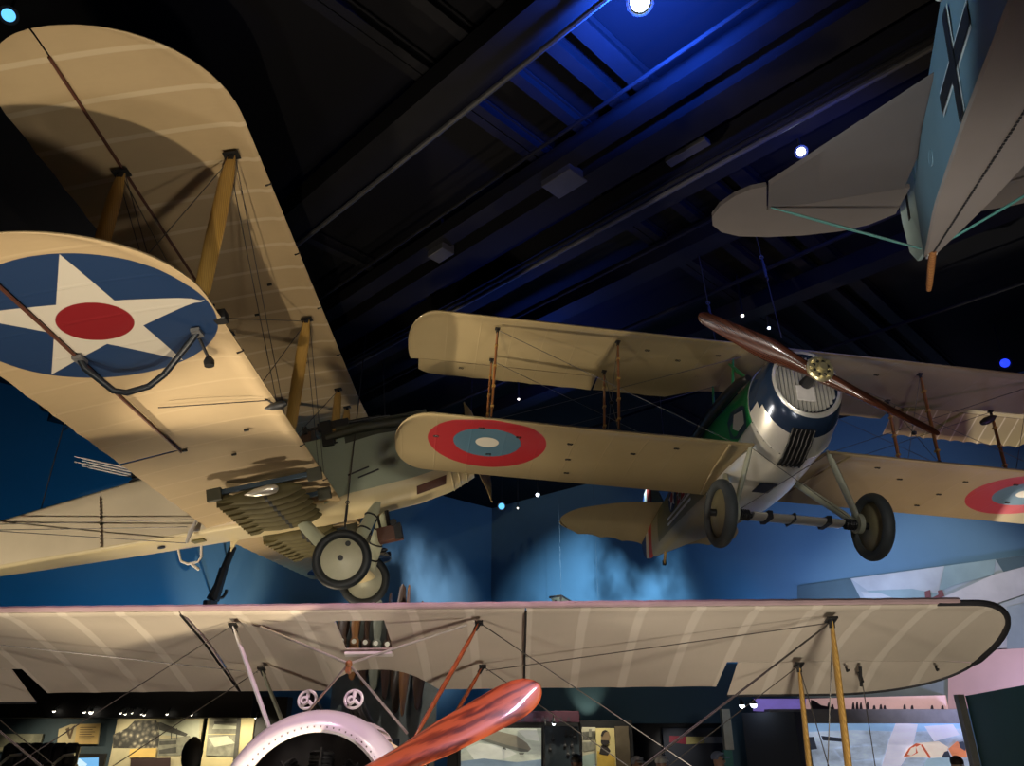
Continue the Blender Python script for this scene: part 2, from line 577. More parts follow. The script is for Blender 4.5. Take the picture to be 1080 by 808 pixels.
# fuselage and cowl
FZ = -1.12
CC = Vector((.05, -.025, -1.155)); CA = Vector((1, .15, -.13)).normalized()
CQ = Vector((1, 0, 0)).rotation_difference(CA).to_matrix()
def csec(x, hw, zt, zb, p=2.0, n=28):
    zc_, hz = (zt + zb) / 2, (zt - zb) / 2
    lp = []
    for k in range(n):
        a = 2 * PI * k / n
        ca_, sa = cos(a), sin(a)
        lp.append(Vector((x, hw * math.copysign(abs(ca_) ** (2 / p), ca_), zc_ + hz * math.copysign(abs(sa) ** (2 / p), sa))))
    return lp
bm = NB()
lathe(bm, [(.43, .335), (.445, .345), (.44, .37), (.42, .405), (.36, .44), (.27, .468), (.15, .482), (-.20, .485), (-.24, .482), (-.24, .46), (.10, .45), (.34, .40), (.415, .335)], CC, CA, 64, cap=False)
cowl = obj('engine_cowl', bm, M['white'], ca, smooth=True, auto=60)
bm = NB()
for k in range(72):
    a = 2 * PI * k / 72
    sphere(bm, CC + CQ @ Vector((.442, .358 * cos(a), .358 * sin(a))), .0045, n=6, m=4)
obj('rivets', bm, M['mark_grey'], cowl)
bm = NB(); lathe(bm, [(.30, .02), (.30, .13), (.22, .17), (.1, .18), (.0, .40), (-.02, .43)], CC, CA, 40)
eng = obj('rotary_engine', bm, M['black'], ca, smooth=True)
for k in range(9):
    a = 2 * PI * (k + .25) / 9
    u = CQ @ Vector((0, cos(a), sin(a)))
    bm = NB()
    c0 = CC + CA * .14 + u * .14
    pr = []
    for j in range(17): pr.append((.15 * j / 16, .066 if j % 2 else .055))
    lathe(bm, pr, c0, u, 16)
    cy_ = obj('cylinder', bm, M['gun'], eng, smooth=False)
    rod('pushrod', c0 + CA * .10 - u * .03, c0 + CA * .07 + u * .16, .008, M['gun'], eng)
# body
bm = NB()
tab = [(-.24, .44, -.66, -1.58), (-.5, .43, -.60, -1.58), (-1.0, .40, -.56, -1.56), (-1.6, .37, -.66, -1.52), (-2.6, .28, -.74, -1.40), (-3.8, .15, -.84, -1.22), (-4.7, .04, -.92, -1.08)]
loops = []
for x in [-.24 - 4.46 * i / 30 for i in range(31)]:
    hw, zt, zb = lerp_tab([(-t[0],) + t[1:] for t in tab], -x)
    loops.append(csec(x, hw, zt, zb, 3.0))
loft(bm, loops)
fus = obj('fuselage', bm, M['cream'], ca, smooth=True, auto=60)
bm = NB(); loops = []
for x, hw, h in ((-.34, .26, .02), (-.5, .25, .10), (-.8, .22, .16), (-1.05, .20, .15), (-1.2, .16, .06)):
    loops.append([Vector((x, hw * cos(PI * k / 12), -.66 + (h + .06) * sin(PI * k / 12))) for k in range(13)])
loft(bm, loops)
obj('gun_hump', bm, M['dirty_white'], fus, smooth=True)
bm = NB(); box(bm, (-1.26, 0, -.47), (.01, .36, .18)); bevel(bm, .004)
obj('windscreen', bm, M['steelblue'], fus)
# twin machine guns with pierced muzzle rings
for sd in (-1, 1):
    g = empty('machine_gun', (0, 0, 0)); g.parent = ca
    c = Vector((-.34, -.135 + sd * .142, -.425))
    bm = NB()
    torus(bm, c, (1, 0, 0), .053, .009, 28, 8)
    for a in (PI / 2, PI * 7 / 6 + .5, -PI / 6 - .2):
        u = Vector((0, cos(a), sin(a)))
        tube(bm, [c + u * .012, c + u * .053], .012, 6)
    lathe(bm, [(-.03, .014), (.02, .026), (.028, .024), (.028, .012), (.0, .011)], c + Vector((0, -.012, -.01)), (1, 0, 0), 16, cap=False)
    obj('muzzle_ring', bm, M['white'], g, smooth=True)
    bm = NB()
    lathe(bm, [(-.015, .02), (-.015, .047), (-.72, .047), (-.72, .02)], c, (1, 0, 0), 24)
    for k in range(10):
        a = 2 * PI * k / 10
        box(bm, c + Vector((-.36, .048 * cos(a), .048 * sin(a))), (.66, .008, .008))
    obj('barrel_jacket', bm, M['black'], g, smooth=True)
    bm = NB(); box(bm, c + Vector((-.92, 0, 0)), (.42, .085, .13)); bevel(bm, .008)
    obj('receiver', bm, M['gun'], g)
# cabane struts; starboard front one white for the light its varnish reflects
for sd, mf, mr in ((-1, 'white', 'wood_grey'), (1, 'strut_r', 'strut_r')):
    spars('cabane_strut', (-.15, sd * .775, -.03), (-.25, sd * .40, -.70), .062, .028, M[mf], ca)
    spars('cabane_strut', (-.86, sd * .775, -.03), (-.95, sd * .40, -.66), .055, .028, M[mr], ca)
# centre fitting with its four rods
nd = Vector((-.101, 0, -.299))
bm = NB(); sphere(bm, nd, .022, n=12, m=8); box(bm, nd + Vector((-.01, 0, -.02)), (.03, .03, .06))
fit = obj('rod_fitting', bm, M['strut_b'], ca, smooth=True)
for e_ in ((-.15, -.60, -.04), (-.15, .70, -.04), (-.30, -.36, -.66), (-.30, .36, -.64)):
    rod('brace_rod', nd, e_, .0075, M['bright_wire'], fit)
# interplane struts, lower wing
LWX = -.46
def zl(y): return -1.60 + max(0, abs(y) - .45) * math.tan(rad(5))
for sd in (-1, 1):
    spars('interplane_strut', (-.15, sd * 3.0, -.03), (LWX - .20, sd * 2.95, zl(2.95) + .06), .085, .036, M['strut_y'], ca)
    spars('interplane_strut', (-.88, sd * 3.0, -.03), (LWX - .93, sd * 2.95, zl(2.95) + .05), .075, .034, M['strut_y'], ca)
    lw = wing('lower_wing', yrange(sd * .38, sd * CH, .09, .9), lambda y: LWX + cLEt(y), lambda y: LWX + cTEt(y), zl, M['ca_fab'], ca)
    W = [((-.16, sd * .80, -.04), (LWX - .2, sd * 2.93, zl(2.93) + .05)), ((-.16, sd * 2.98, -.05), (LWX - .2, sd * .5, -1.55)),
         ((-.87, sd * .80, -.04), (LWX - .9, sd * 2.93, zl(2.93) + .05)), ((-.87, sd * 2.98, -.05), (LWX - .9, sd * .5, -1.55)),
         ((-.19, sd * 2.98, -.05), (LWX - .19, sd * .5, -1.57)), ((-.16, sd * 2.96, -.05), (-.88, sd * .80, -.05)),
         ((-.15, sd * 3.0, -.06), (LWX - .90, sd * 2.95, zl(2.95) + .06)), ((-.88, sd * 3.0, -.06), (LWX - .2, sd * 2.95, zl(2.95) + .06)),
         ((-1.0, sd * 3.46, -.13), (LWX - 1.02, sd * 3.46, zl(3.46) + .05))]
    for a, b in W: rod('bracing_wire', a, b, .0035, M['wire'], ca, 5)
# propeller
PC = Vector((.62, .10, -1.222))
pw = lambda r: (.10 + .15 * max(0, min(1, (r - .12) / .5)) - .02 * max(0, (r - .75) / .4)) * (1 if r < .93 else max(0, 1 - ((r - .93) / .215) ** 2.4) ** .5)
pr = airscrew('propeller', PC, rad(27.0), 1.145, pw, lambda r: rad(58 - 40 * min(1, r / 1.1)), lambda r: max(.018, .12 - .085 * r), M['prop_red'], ca, -1)
bm = NB(); lathe(bm, [(-.09, .1), (-.09, .105), (-.06, .11), (.06, .11), (.08, .1), (.08, .05), (.12, .045), (.12, .02)], PC, (1, 0, 0), 24)
keep(obj('propeller_hub', bm, M['brass'], None, smooth=True), pr)
# undercarriage and tail (below and behind what the photograph shows)
wz = -2.15
for sd in (-1, 1):
    wheel('wheel', (-.05, sd * .74, wz), .35, .055, ca, M['tyre'], M['hubcream'], M['black'], sd)
    spars('undercarriage_leg', (.02, sd * .36, -1.52), (-.05, sd * .62, wz + .02), .07, .03, M['strut_y'], ca)
    spars('undercarriage_leg', (-.80, sd * .36, -1.55), (-.07, sd * .62, wz + .02), .07, .03, M['strut_y'], ca)
rod('axle', (-.05, -.84, wz), (-.05, .84, wz), .022, M['gun'], ca, 10)
wing('tailplane', yrange(-1.22, 1.22, .08)[0:1] + yrange(-1.2, 1.2, .08), lambda y: -4.05 - .45 * (abs(y) / 1.25) ** 2, lambda y: -4.95 + .3 * (abs(y) / 1.25) ** 4, lambda y: -.98, M['ca_fab'], ca, thick=.5)
bm = NB(); prism(bm, [Vector((-4.3 - .55 * (1 - cos(a)) , -.012, -.95 + .62 * sin(a))) for a in [PI * k / 14 for k in range(15)]], (0, .024, 0))
obj('rudder', bm, M['ca_fab'], ca)
rod('tail_skid', (-4.4, 0, -1.06), (-4.72, 0, -1.32), .02, M['strut_b'], ca, 8)
# ================================================================ the green-nosed biplane hanging on the right
sp = empty('biplane', (2.907, 7.229, CAM_Z + 3.811), (rad(-3.2815), rad(-3.5673), rad(-83.1294)))
tag(sp, 'hanging biplane with green and polished metal nose and red ring roundels under its wings', 'airplane')
H = 4.03
sLE = lambda y: -.02 - .75 * rtip(y, H, .36, 2.2)
sTE = lambda y: -1.40 + .65 * rtip(y, H, .30, 2.2)
sz = lambda y: 0.0
GZ = -1.2
lsLE = lambda y: -.02 - .8 * rtip(y, H, .42, 2.2)
lsTE = lambda y: -1.50 + .65 * rtip(y, H, .36, 2.2)
lz = lambda y: GZ
def spTEin(y):
    t = abs(y) / .85
    return -1.40 + (.28 * (1 - t ** 3) if t < 1 else 0)
wing('upper_wing', yrange(-1.76, 1.96, .05), sLE, spTEin, sz, M['sp_fab'], sp, rib=.36, scal=.02)
uw = [o for o in sp.children if o.name.startswith('upper_wing')][0]
for sd, y0 in ((-1, 1.76), (1, 1.96)):
    hx = (lambda y: -1.08) if sd < 0 else (lambda y: -1.05)
    wing('wing_panel', yrange(sd * y0, sd * H, .05, .4), sLE, sTE, sz, M['sp_fab'], uw, x1=hx)
    wing('aileron', yrange(sd * (y0 + .02), sd * (H - .12), .045, .3), sLE, lambda y: sTE(y) - .04, sz, M['sp_ail'] if sd > 0 else M['sp_fab'], uw,
         x0=lambda y, h=hx: h(y) - .012, rib=.18 if sd > 0 else .36, scal=.022, droop=rad(27 if sd > 0 else -3))
    lw = wing('lower_wing', yrange(sd * .40, sd * H, .05, .45), lsLE, lsTE, lz, M['sp_low'], sp)
    # small inspection eyelets and the root fairing strip
    def eyelet(x, y, z, par):
        bm = NB()
        for q in (-.014, .014): torus(bm, (x, sd * y + q, z), (0, 0, 1), .014, .004, 10, 5)
        obj('eyelet', bm, M['black'], par)
    for x, y in ((-.5, 2.2), (-.9, 2.15), (-.35, 1.1), (-.6, 1.5), (-1.25, 2.1), (-.62, 3.6), (-.45, 2.75), (-.95, 3.02), (-.3, 3.15)):
        eyelet(x, y, GZ - .004 + z_lo((-x) / 1.48) * 1.48, lw)
    for x, y in ((-.55, .95), (-.85, .62), (-.35, .55), (-1.2, 3.4), (-.4, 1.35)):
        eyelet(x, y, -.004 + z_lo((-x) / 1.38) * 1.38, uw)
    bm = NB(); tube(bm, [(-.06, sd * .64, GZ - .012), (-.75, sd * .56, GZ + .012), (-1.46, sd * .46, GZ - .01)], .012, 6)
    obj('root_strip', bm, M['sp_ail'], lw, smooth=True)
    for yo, in ((3.063,), (1.741,)):
        for x in (-.20, -.86):
            s_ = spars('interplane_strut', (x, sd * yo, -.035), (x - .03, sd * yo, GZ + .07), .055, .03, M['strut_b'], sp)
            bm = NB()
            for t in (.2, .42, .64, .85):
                p = Vector((x - .03 * t, sd * yo, -.035 + (GZ + .105) * t))
                box(bm, p, (.06, .034, .02))
            obj('strut_binding', bm, M['strut_y'], s_)
    W = [((-.2, sd * 3.05, -.05), (-.22, sd * .45, GZ + .06)), ((-.2, sd * .35, -.06), (-.22, sd * 3.05, GZ + .08)),
         ((-.86, sd * 3.05, -.05), (-.9, sd * .45, GZ + .06)), ((-.86, sd * .35, -.06), (-.9, sd * 3.05, GZ + .08)),
         ((-.2, sd * 3.05, -.05), (-.89, sd * 3.05, GZ + .08)), ((-.2, sd * 1.74, -.05), (-.89, sd * 1.74, GZ + .08)), ((-.86, sd * 1.74, -.05), (-.23, sd * 1.74, GZ + .08))]
    for a, b in W: rod('bracing_wire', a, b, .0035, M['wire'], sp, 5)
    # small dark knob where the wires cross
    bm = NB(); sphere(bm, (-.52, sd * 1.74, -.62), .03, (1, 1, .8), 10, 6); obj('wire_knob', bm, M['black'], sp)
bm = NB(); lathe(bm, [(-.17, .006), (-.10, .035), (.02, .045), (.1, .03), (.13, .005)], (-.62, 2.78, -.30), Vector((.1, -.8, -.45)), 14)
obj('wind_vane', bm, M['black'], sp, smooth=True)

# nose: polished ring, collar with its dark-blue reflection painted on, metal belly
CZ = -.69
def ssec(x, hw, zt, zb, p=2.0, n=40): return csec(x, hw, zt, zb, p, n)
bm = NB()
loops = [ssec(.40, .30, CZ + .30, CZ - .32), ssec(.45, .315, CZ + .325, CZ - .345), ssec(.465, .335, CZ + .345, CZ - .365),
         ssec(.45, .36, CZ + .37, CZ - .40), ssec(.36, .40, CZ + .405, CZ - .47), ssec(.27, .425, CZ + .42, CZ - .53), ssec(.22, .435, CZ + .43, CZ - .57), ssec(.06, .45, CZ + .44, CZ - .66)]
loft(bm, loops, cap=False)
M['nose_reflection'] = plain('dark_blue_reflection', (.018, .034, .07), .2, .3)
for f in bm.faces:
    c = f.calc_center_median()
    if .08 < c.x < .452 and (c.z > CZ - .20 or c.x > .27): f.material_index = 1
collar = obj('nose_collar', bm, [M['alu'], M['nose_reflection']], sp, smooth=True, auto=60)
# radiator with upright shutters
bm = NB(); lathe(bm, [(0, .02), (0, .315), (.012, .315), (.012, .02)], (.385, 0, CZ - .005), (1, 0, 0), 40)
rdt = obj('radiator', bm, M['gun'], sp)
for k in range(15):
    y = -.28 + .56 * k / 14
    hh = math.sqrt(max(.003, .315 ** 2 - y * y))
    bm = NB(); box(bm, (.415, y, CZ - .005), (.03, .011, 2 * hh * .97), Matrix.Rotation(rad(28), 3, 'Z'))
    obj('shutter', bm, M['alu'], rdt)
bm = NB(); box(bm, (.432, -.02, CZ - .12), (.02, .19, .17)); bevel(bm, .009, 3)
obj('starter_plate', bm, M['dirty_white'], rdt, smooth=True)
bm = NB(); lathe(bm, [(.38, .06), (.62, .055)], (0, -.009, -.706), (1, 0, 0), 20); obj('shaft', bm, M['gun'], rdt)
# belly, green sides, aft fabric
tabf = [(-.06, .45, -.25, -1.35), (.35, .45, -.27, -1.40), (.9, .44, -.30, -1.42), (1.5, .42, -.30, -1.40), (2.4, .35, -.34, -1.30), (3.6, .22, -.40, -1.14), (4.85, .05, -.40, -.98)]
def body(x):
    return lerp_tab(tabf, -x)
def body_loop(x, n=40):
    hw, zt, zb = body(x)
    t = min(1, max(0, (-x - .2) / 1.2))
    return csec(x, hw, zt, zb, 2.1 + 1.5 * t, n)
def strip(x0, x1, k0, k1, steps, out=0.0, n=40):
    """part of the body skin: from x0 to x1, between section points k0..k1 (0 = port side, n/4 = top)"""
    loops = []
    for i in range(steps + 1):
        x = x0 + (x1 - x0) * i / steps
        lp = body_loop(x, n)
        zc_ = sum((p.z for p in lp)) / n
        loops.append([p + Vector((0, p.y, p.z - zc_)).normalized() * out for p in (lp[k % n] for k in range(k0, k1 + 1))])
    return loops
bm = NB(); loft(bm, [body_loop(.06 - 1.5 * i / 10) for i in range(11)])
fu = obj('front_fuselage', bm, M['alu'], sp, smooth=True, auto=60)
bm = NB(); loft(bm, strip(.05, -1.44, -2, 22, 10, .006), cap=False, closed=False)
obj('green_side_panel', bm, M['green'], fu, smooth=True)
bm = NB(); loft(bm, [body_loop(-1.44 - 3.41 * i / 14) for i in range(15)])
fa = obj('rear_fuselage', bm, M['cream_dull'] if 'cream_dull' in M else plain('buff_fabric', (.40, .33, .17), .5, 0, .08, 2), sp, smooth=True, auto=60)
bm = NB(); loft(bm, strip(-1.40, -4.2, -3, 23, 12, .005), cap=False, closed=False)
obj('olive_side_panel', bm, M['olive'], fa, smooth=True)
# openings in the green side, exhaust pipe
for sd in (-1, 1):
    def sidep(x, z, out=.012):
        hw, zt, zb = body(x)
        zc_, hz = (zt + zb) / 2, (zt - zb) / 2
        t = min(1, max(0, (-x - .2) / 1.2)); p = 2.1 + 1.5 * t
        s = min(.999, abs((z - zc_) / hz))
        return Vector((x, sd * (hw * (1 - s ** p) ** (1 / p) + out), z))
    bm = NB()
    poly(bm, [sidep(x, z) for x, z in ((-.02, -.78), (-.10, -.72), (-.40, -.66), (-.50, -.74), (-.46, -.95), (-.30, -1.02), (-.08, -1.00), (-.02, -.92))])
    obj('cut_out', bm, M['steelblue'], fu)
    bm = NB()
    poly(bm, [sidep(x, z, .016) for x, z in ((-.06, -.80), (-.30, -.74), (-.36, -.88), (-.24, -.96), (-.08, -.94))])
    obj('access_panel', bm, M['alu'], fu)
    bm = NB()
    pts = [(.10, sd * .44, -.50), (-.05, sd * .475, -.49), (-.4, sd * .485, -.47), (-.9, sd * .47, -.44), (-1.5, sd * .44, -.42), (-2.1, sd * .42, -.42)]
    tube(bm, pts, [.035, .055, .062, .060, .05, .035], 12)
    obj('exhaust_pipe', bm, M['gun'], sp, smooth=True)
    # cabane struts, green
    for a, b in (((-.30, sd * .40, -.03), (-.42, sd * .40, -.42)), ((-.42, sd * .40, -.03), (-.02, sd * .40, -.44)), ((-.95, sd * .40, -.03), (-1.02, sd * .38, -.42))):
        spars('cabane_strut', a, b, .05, .028, M['green'], sp, fit=False)
    # undercarriage: three-sided legs of pale grey wood
    spars('undercarriage_leg', (-.08, sd * .40, -1.16), (-.12, sd * .64, -1.90), .11, .05, M['grey_leg'], sp, fit=False)
    spars('undercarriage_leg', (-.90, sd * .38, -1.16), (-.16, sd * .64, -1.90), .11, .05, M['grey_leg'], sp, fit=False)
    bm = NB(); prism(bm, [Vector((-.14 + .10 * cos(a), sd * .66, -1.90 + .10 * sin(a))) for a in [2 * PI * k / 20 for k in range(20)]], (0, -sd * .05, 0))
    obj('axle_plate', bm, M['grey_leg'], sp)
    wheel('wheel', (-.134, sd * .775, -1.922), .335, .052, sp, M['tyre'], M['hubolive'], M['black'], sd, 1.15, .03)
    # bungee
    bm = NB()
    for k in range(5): torus(bm, (-.13, sd * (.50 + .022 * k), -1.92), (0, 1, 0), .045, .012, 14, 6)
    obj('shock_cord', bm, M['black'], sp)
rod('axle', (-.134, -.86, -1.922), (-.134, .86, -1.922), .024, M['gun'], sp, 12)
bm = NB(); strut(bm, (-.16, -.46, -1.915), (-.16, .46, -1.915), .20, .07, (1, 0, 0), 18, taper=False)
af = obj('axle_fairing', bm, M['alu'], sp, smooth=True)
bm = NB()
for y in (-.30, .30, -.05): box(bm, (-.16, y, -1.915), (.205, .05 if y != -.05 else .02, .076))
obj('fairing_reflection', bm, M['black'], af)  # black bands stand for dark reflections in the polished metal
for sd in (-1, 1):
    rod('bracing_wire', (-.1, sd * .40, -1.2), (-.14, -sd * .6, -1.88), .004, M['wire'], sp, 5)
# louvre panel under the nose and belly hatch
bm = NB()
LV = [(.36, CZ - .48), (.27, CZ - .54), (.22, CZ - .58), (.06, CZ - .67), (-.06, CZ - .695)]
loft(bm, [[Vector((x, y, z + .05 * (y / .45) ** 2)) for y in (-.17, -.11, -.05, .01, .07)] for x, z in LV], cap=False, closed=False)
for k in range(6):
    y = -.16 + .044 * k
    tube(bm, [(x, y, z + .05 * (y / .45) ** 2 - .006) for x, z in LV], .011, 6)
obj('louvre_panel', bm, M['black'], fu)
bm = NB(); box(bm, (-.62, -.06, -1.412), (.26, .18, .012)); bevel(bm, .004)
obj('belly_hatch', bm, M['gun'], fu)
bm = NB()
for k in range(26):
    x = .30 - .25 * (k // 13); a = rad(200 + 140 * (k % 13) / 12)
    lp = body_loop(min(x, .05))
    sphere(bm, (min(x, .05), .452 * cos(a), -.80 + .555 * sin(a)), .008, n=6, m=4)
obj('rivets', bm, M['gun'], fu)
# propeller
spw = lambda r: (.13 + .10 * max(0, min(1, (r - .1) / .4)) - .11 * max(0, (r - .5) / .75)) * (1 if r < 1.17 else math.sqrt(max(0, 1 - ((r - 1.17) / .085) ** 2)))
pr = airscrew('propeller', (.66, -.009, -.706), rad(155), 1.25, spw, lambda r: rad(58 - 36 * min(1, r / 1.2)), lambda r: max(.02, .15 - .12 * r), M['prop_dark'], sp, -1)
bm = NB()
lathe(bm, [(.06, .13), (.085, .135), (.10, .12), (.10, .03)], (.66, -.009, -.706), (1, 0, 0), 28)
lathe(bm, [(.09, .04), (.15, .038), (.15, .02)], (.66, -.009, -.706), (1, 0, 0), 16)
hb = keep(obj('propeller_hub', bm, M['brass'], None, smooth=True), pr)
for k in range(8):
    a = k * PI / 4
    bm = NB(); lathe(bm, [(.08, .02), (.125, .02), (.125, .008)], (.66, -.009 + .095 * cos(a), -.706 + .095 * sin(a)), (1, 0, 0), 6)
    obj('hub_bolt', bm, M['brass'], hb)
bm = NB()
for k in range(8):
    a = (k + .5) * PI / 4
    lathe(bm, [(.098, .017), (.106, .017)], (.66, -.009 + .075 * cos(a), -.706 + .075 * sin(a)), (1, 0, 0), 8)
obj('hub_hole', bm, M['black'], hb)
# tail
stLE = lambda y: -4.30 - .55 * (abs(y) / 1.5) ** 1.6 - .25 * rtip(y, 1.5, .3)
stTE = lambda y: -5.55 + .10 * (abs(y) / 1.5) + .28 * rtip(y, 1.5, .5)
wing('tailplane', yrange(0, -1.5, .06, .4)[::-1] + yrange(0, 1.5, .06, .4)[1:], stLE, stTE, lambda y: -.27 - .2 * max(0, -stLE(y) - 4.4), M['sp_fab'], sp, thick=.45, rib=.375, scal=.06, droop=math.atan(.25))
bm = NB(); prism(bm, [Vector(p) for p in ((-4.2, -.012, -.36), (-4.55, -.012, .02), (-4.88, -.012, .20), (-4.88, -.012, -.95), (-4.75, -.012, -.96))], (0, .024, 0))
obj('fin', bm, M['olive'], sp)
rud = empty('rudder', (0, 0, 0)); rud.parent = sp
zz = [(-4.90, .22, -.90), (-5.00, .26, -.93), (-5.12, .27, -.93), (-5.26, .22, -.90), (-5.40, .08, -.82), (-5.5, -.14, -.66)]
for (a, b), m in (((0, 1), 'mark_red'), ((1, 2), 'mark_red'), ((2, 3), 'cream_light'), ((3, 4), 'mark_blue'), ((4, 5), 'mark_blue')):
    bm = NB(); p, q = zz[a], zz[b]
    prism(bm, [Vector((p[0], -.022, p[1])), Vector((q[0], -.022, q[1])), Vector((q[0], -.022, q[2])), Vector((p[0], -.022, p[2]))], (0, .044, 0))
    st_ = obj('stripe', bm, M[m] if m != 'mark_red' else plain('bright_red_paint', (.55, .06, .035), .5), rud)
rod('tail_skid', (-4.30, 0, -1.0), (-4.40, 0, -1.22), .022, M['strut_y'], sp, 8)
bm = NB(); box(bm, (-4.40, 0, -1.20), (.045, .05, .07)); obj('skid_shoe', bm, M['black'], sp)
# markings on the rear side: dark panel, roundel with a star, letters E U, white stripes
for sd in (-1, 1):
    def sp2(x, z, out=.009):
        hw, zt, zb = body(x)
        zc_, hz = (zt + zb) / 2, (zt - zb) / 2
        s = min(.999, abs((z - zc_) / hz)); p = 3.6
        return Vector((x, sd * (hw * (1 - s ** p) ** (1 / p) + out), z))
    def patch(name, pts, m, out):
        bm = NB(); poly(bm, [sp2(x, z, out) for x, z in pts]); return obj(name, bm, M[m], fa)
    patch('dark_panel', [(-3.42, -1.03), (-3.42, -.55), (-2.9, -.50), (-2.35, -.50), (-2.12, -.60), (-2.1, -.96), (-2.8, -1.05)], 'mark_grey', .009)
    for q in (0, 1):
        z0 = -1.02 + .075 * q - .0
        patch('white_stripe', [(-3.36, z0 + .04), (-2.0, z0 - .06), (-2.0, z0 - .025), (-3.36, z0 + .075)], 'mark_white', .012)
    cxx, czz = -2.97, -.70
    patch('roundel', [(cxx + .25 * cos(a), czz + .19 * sin(a)) for a in [2 * PI * k / 24 for k in range(24)]], 'mark_blue', .012)
    star = []
    for k in range(10):
        r = (.23, .095)[k % 2]; a = PI / 2 + k * PI / 5
        star.append((cxx + r * cos(a), czz + r * .76 * sin(a)))
    bm = NB()
    cpt = sp2(cxx, czz, .016)
    for k in range(10):
        poly(bm, [cpt, sp2(*star[k], .015), sp2(*star[(k + 1) % 10], .015)])
    obj('star', bm, M['mark_white'], fa)
    patch('star_centre', [(cxx + .09 * cos(a), czz + .07 * sin(a)) for a in [2 * PI * k / 16 for k in range(16)]], 'mark_red', .02)
    def bar(x0, z0, x1, z1, mt, out):
        patch('letter_stroke', [(x0, z0), (x1, z0), (x1, z1), (x0, z1)], mt, out)
    # sd -1 reads nose to the right
    e0 = -2.66
    for (x0, z0, x1, z1) in ((0, -.93, .05, -.56), (0, -.93, .17, -.87), (0, -.78, .14, -.72), (0, -.62, .17, -.56)):
        bar(e0 + x0 - .012, z0 - .012, e0 + x1 + .012, z1 + .012, 'mark_white', .014)
        bar(e0 + x0, z0, e0 + x1, z1, 'mark_red', .017)
    u0 = -2.42
    for (x0, z0, x1, z1) in ((0, -.93, .05, -.56), (.13, -.93, .18, -.56), (0, -.93, .18, -.87)):
        bar(u0 + x0 - .012, z0 - .012, u0 + x1 + .012, z1 + .012, 'mark_white', .014)
        bar(u0 + x0, z0, u0 + x1, z1, 'mark_red', .017)
# ================================================================ the big two-seater on the left, seen from below its starboard wings
dh = empty('biplane', (-2.309, 10.286, CAM_Z + 4.616), (rad(2.0547), rad(-12.908), rad(.9383)))
tag(dh, 'large cream biplane at left with white star on blue disc under its wing', 'airplane')
C = 1.715; HU = 6.58; DI = .049; SG = -.406; GP = -1.685
uLE = lambda y: -.02 - 1.05 * rtip(y, HU, 1.05, 2.0)
uTE = lambda y: -C + .58 * rtip(y, HU, .62, 2.0)
uz = lambda y: abs(y) * DI
lLE = lambda y: SG + uLE(y)
lTE = lambda y: SG - .11 + uTE(y)
lzz = lambda y: GP + abs(y) * DI
RB = .42
def spn(y0, y1, dense): return yrange(y0, y1, .07, dense)
for nm, LE, TE, zf, hx, y_in, mt, root in (('upper_wing', uLE, uTE, uz, -1.16, 3.0, 'dh_fab', 0.0), ('lower_wing', lLE, lTE, lzz, SG - 1.20, 2.9, 'dh_low', .36)):
    for sd in (-1, 1):
        ys_in = yrange(sd * root, sd * (y_in - .004), .07)
        w_ = wing(nm, ys_in + yrange(sd * y_in, sd * HU, .07, 1.1), LE, TE, zf, M[mt], dh, x1=lambda y, h=hx, yi=y_in, T=TE: h if abs(y) > yi - .001 else T(y), rib=RB, scal=.014)
        a_ = wing('aileron', yrange(sd * (y_in + .03), sd * HU, .07, 1.1), LE, TE, zf, M[mt], w_, x0=lambda y, h=hx: h - .014, rib=RB, scal=.014)
        # brown gap strip at the hinge line
        bm = NB(); tube(bm, [(hx - .007, sd * y, zf(y) + .008) for y in (y_in, (y_in + HU) / 2, HU - .25)], .014, 6)
        obj('hinge_strip', bm, M['brown_leather'], w_)
        for y in (1.3, 2.5, 3.6, 4.7):
            bm = NB(); tube(bm, [(LE(y) + .01, sd * y, zf(y) - .0), (LE(y) - .05, sd * y, zf(y) - .02)], .010, 5); obj('fitting', bm, M['black'], w_)
        for x, y in ((-.45, 3.1), (-.75, 2.55), (-1.15, 2.9), (-.5, 1.2)):
            bm = NB(); box(bm, (LE(3) + x, sd * y, zf(y) - .003 + .02), (.05, .02, .02)); obj('fitting', bm, M['black'], w_)
FX, RX = -.24, -1.18
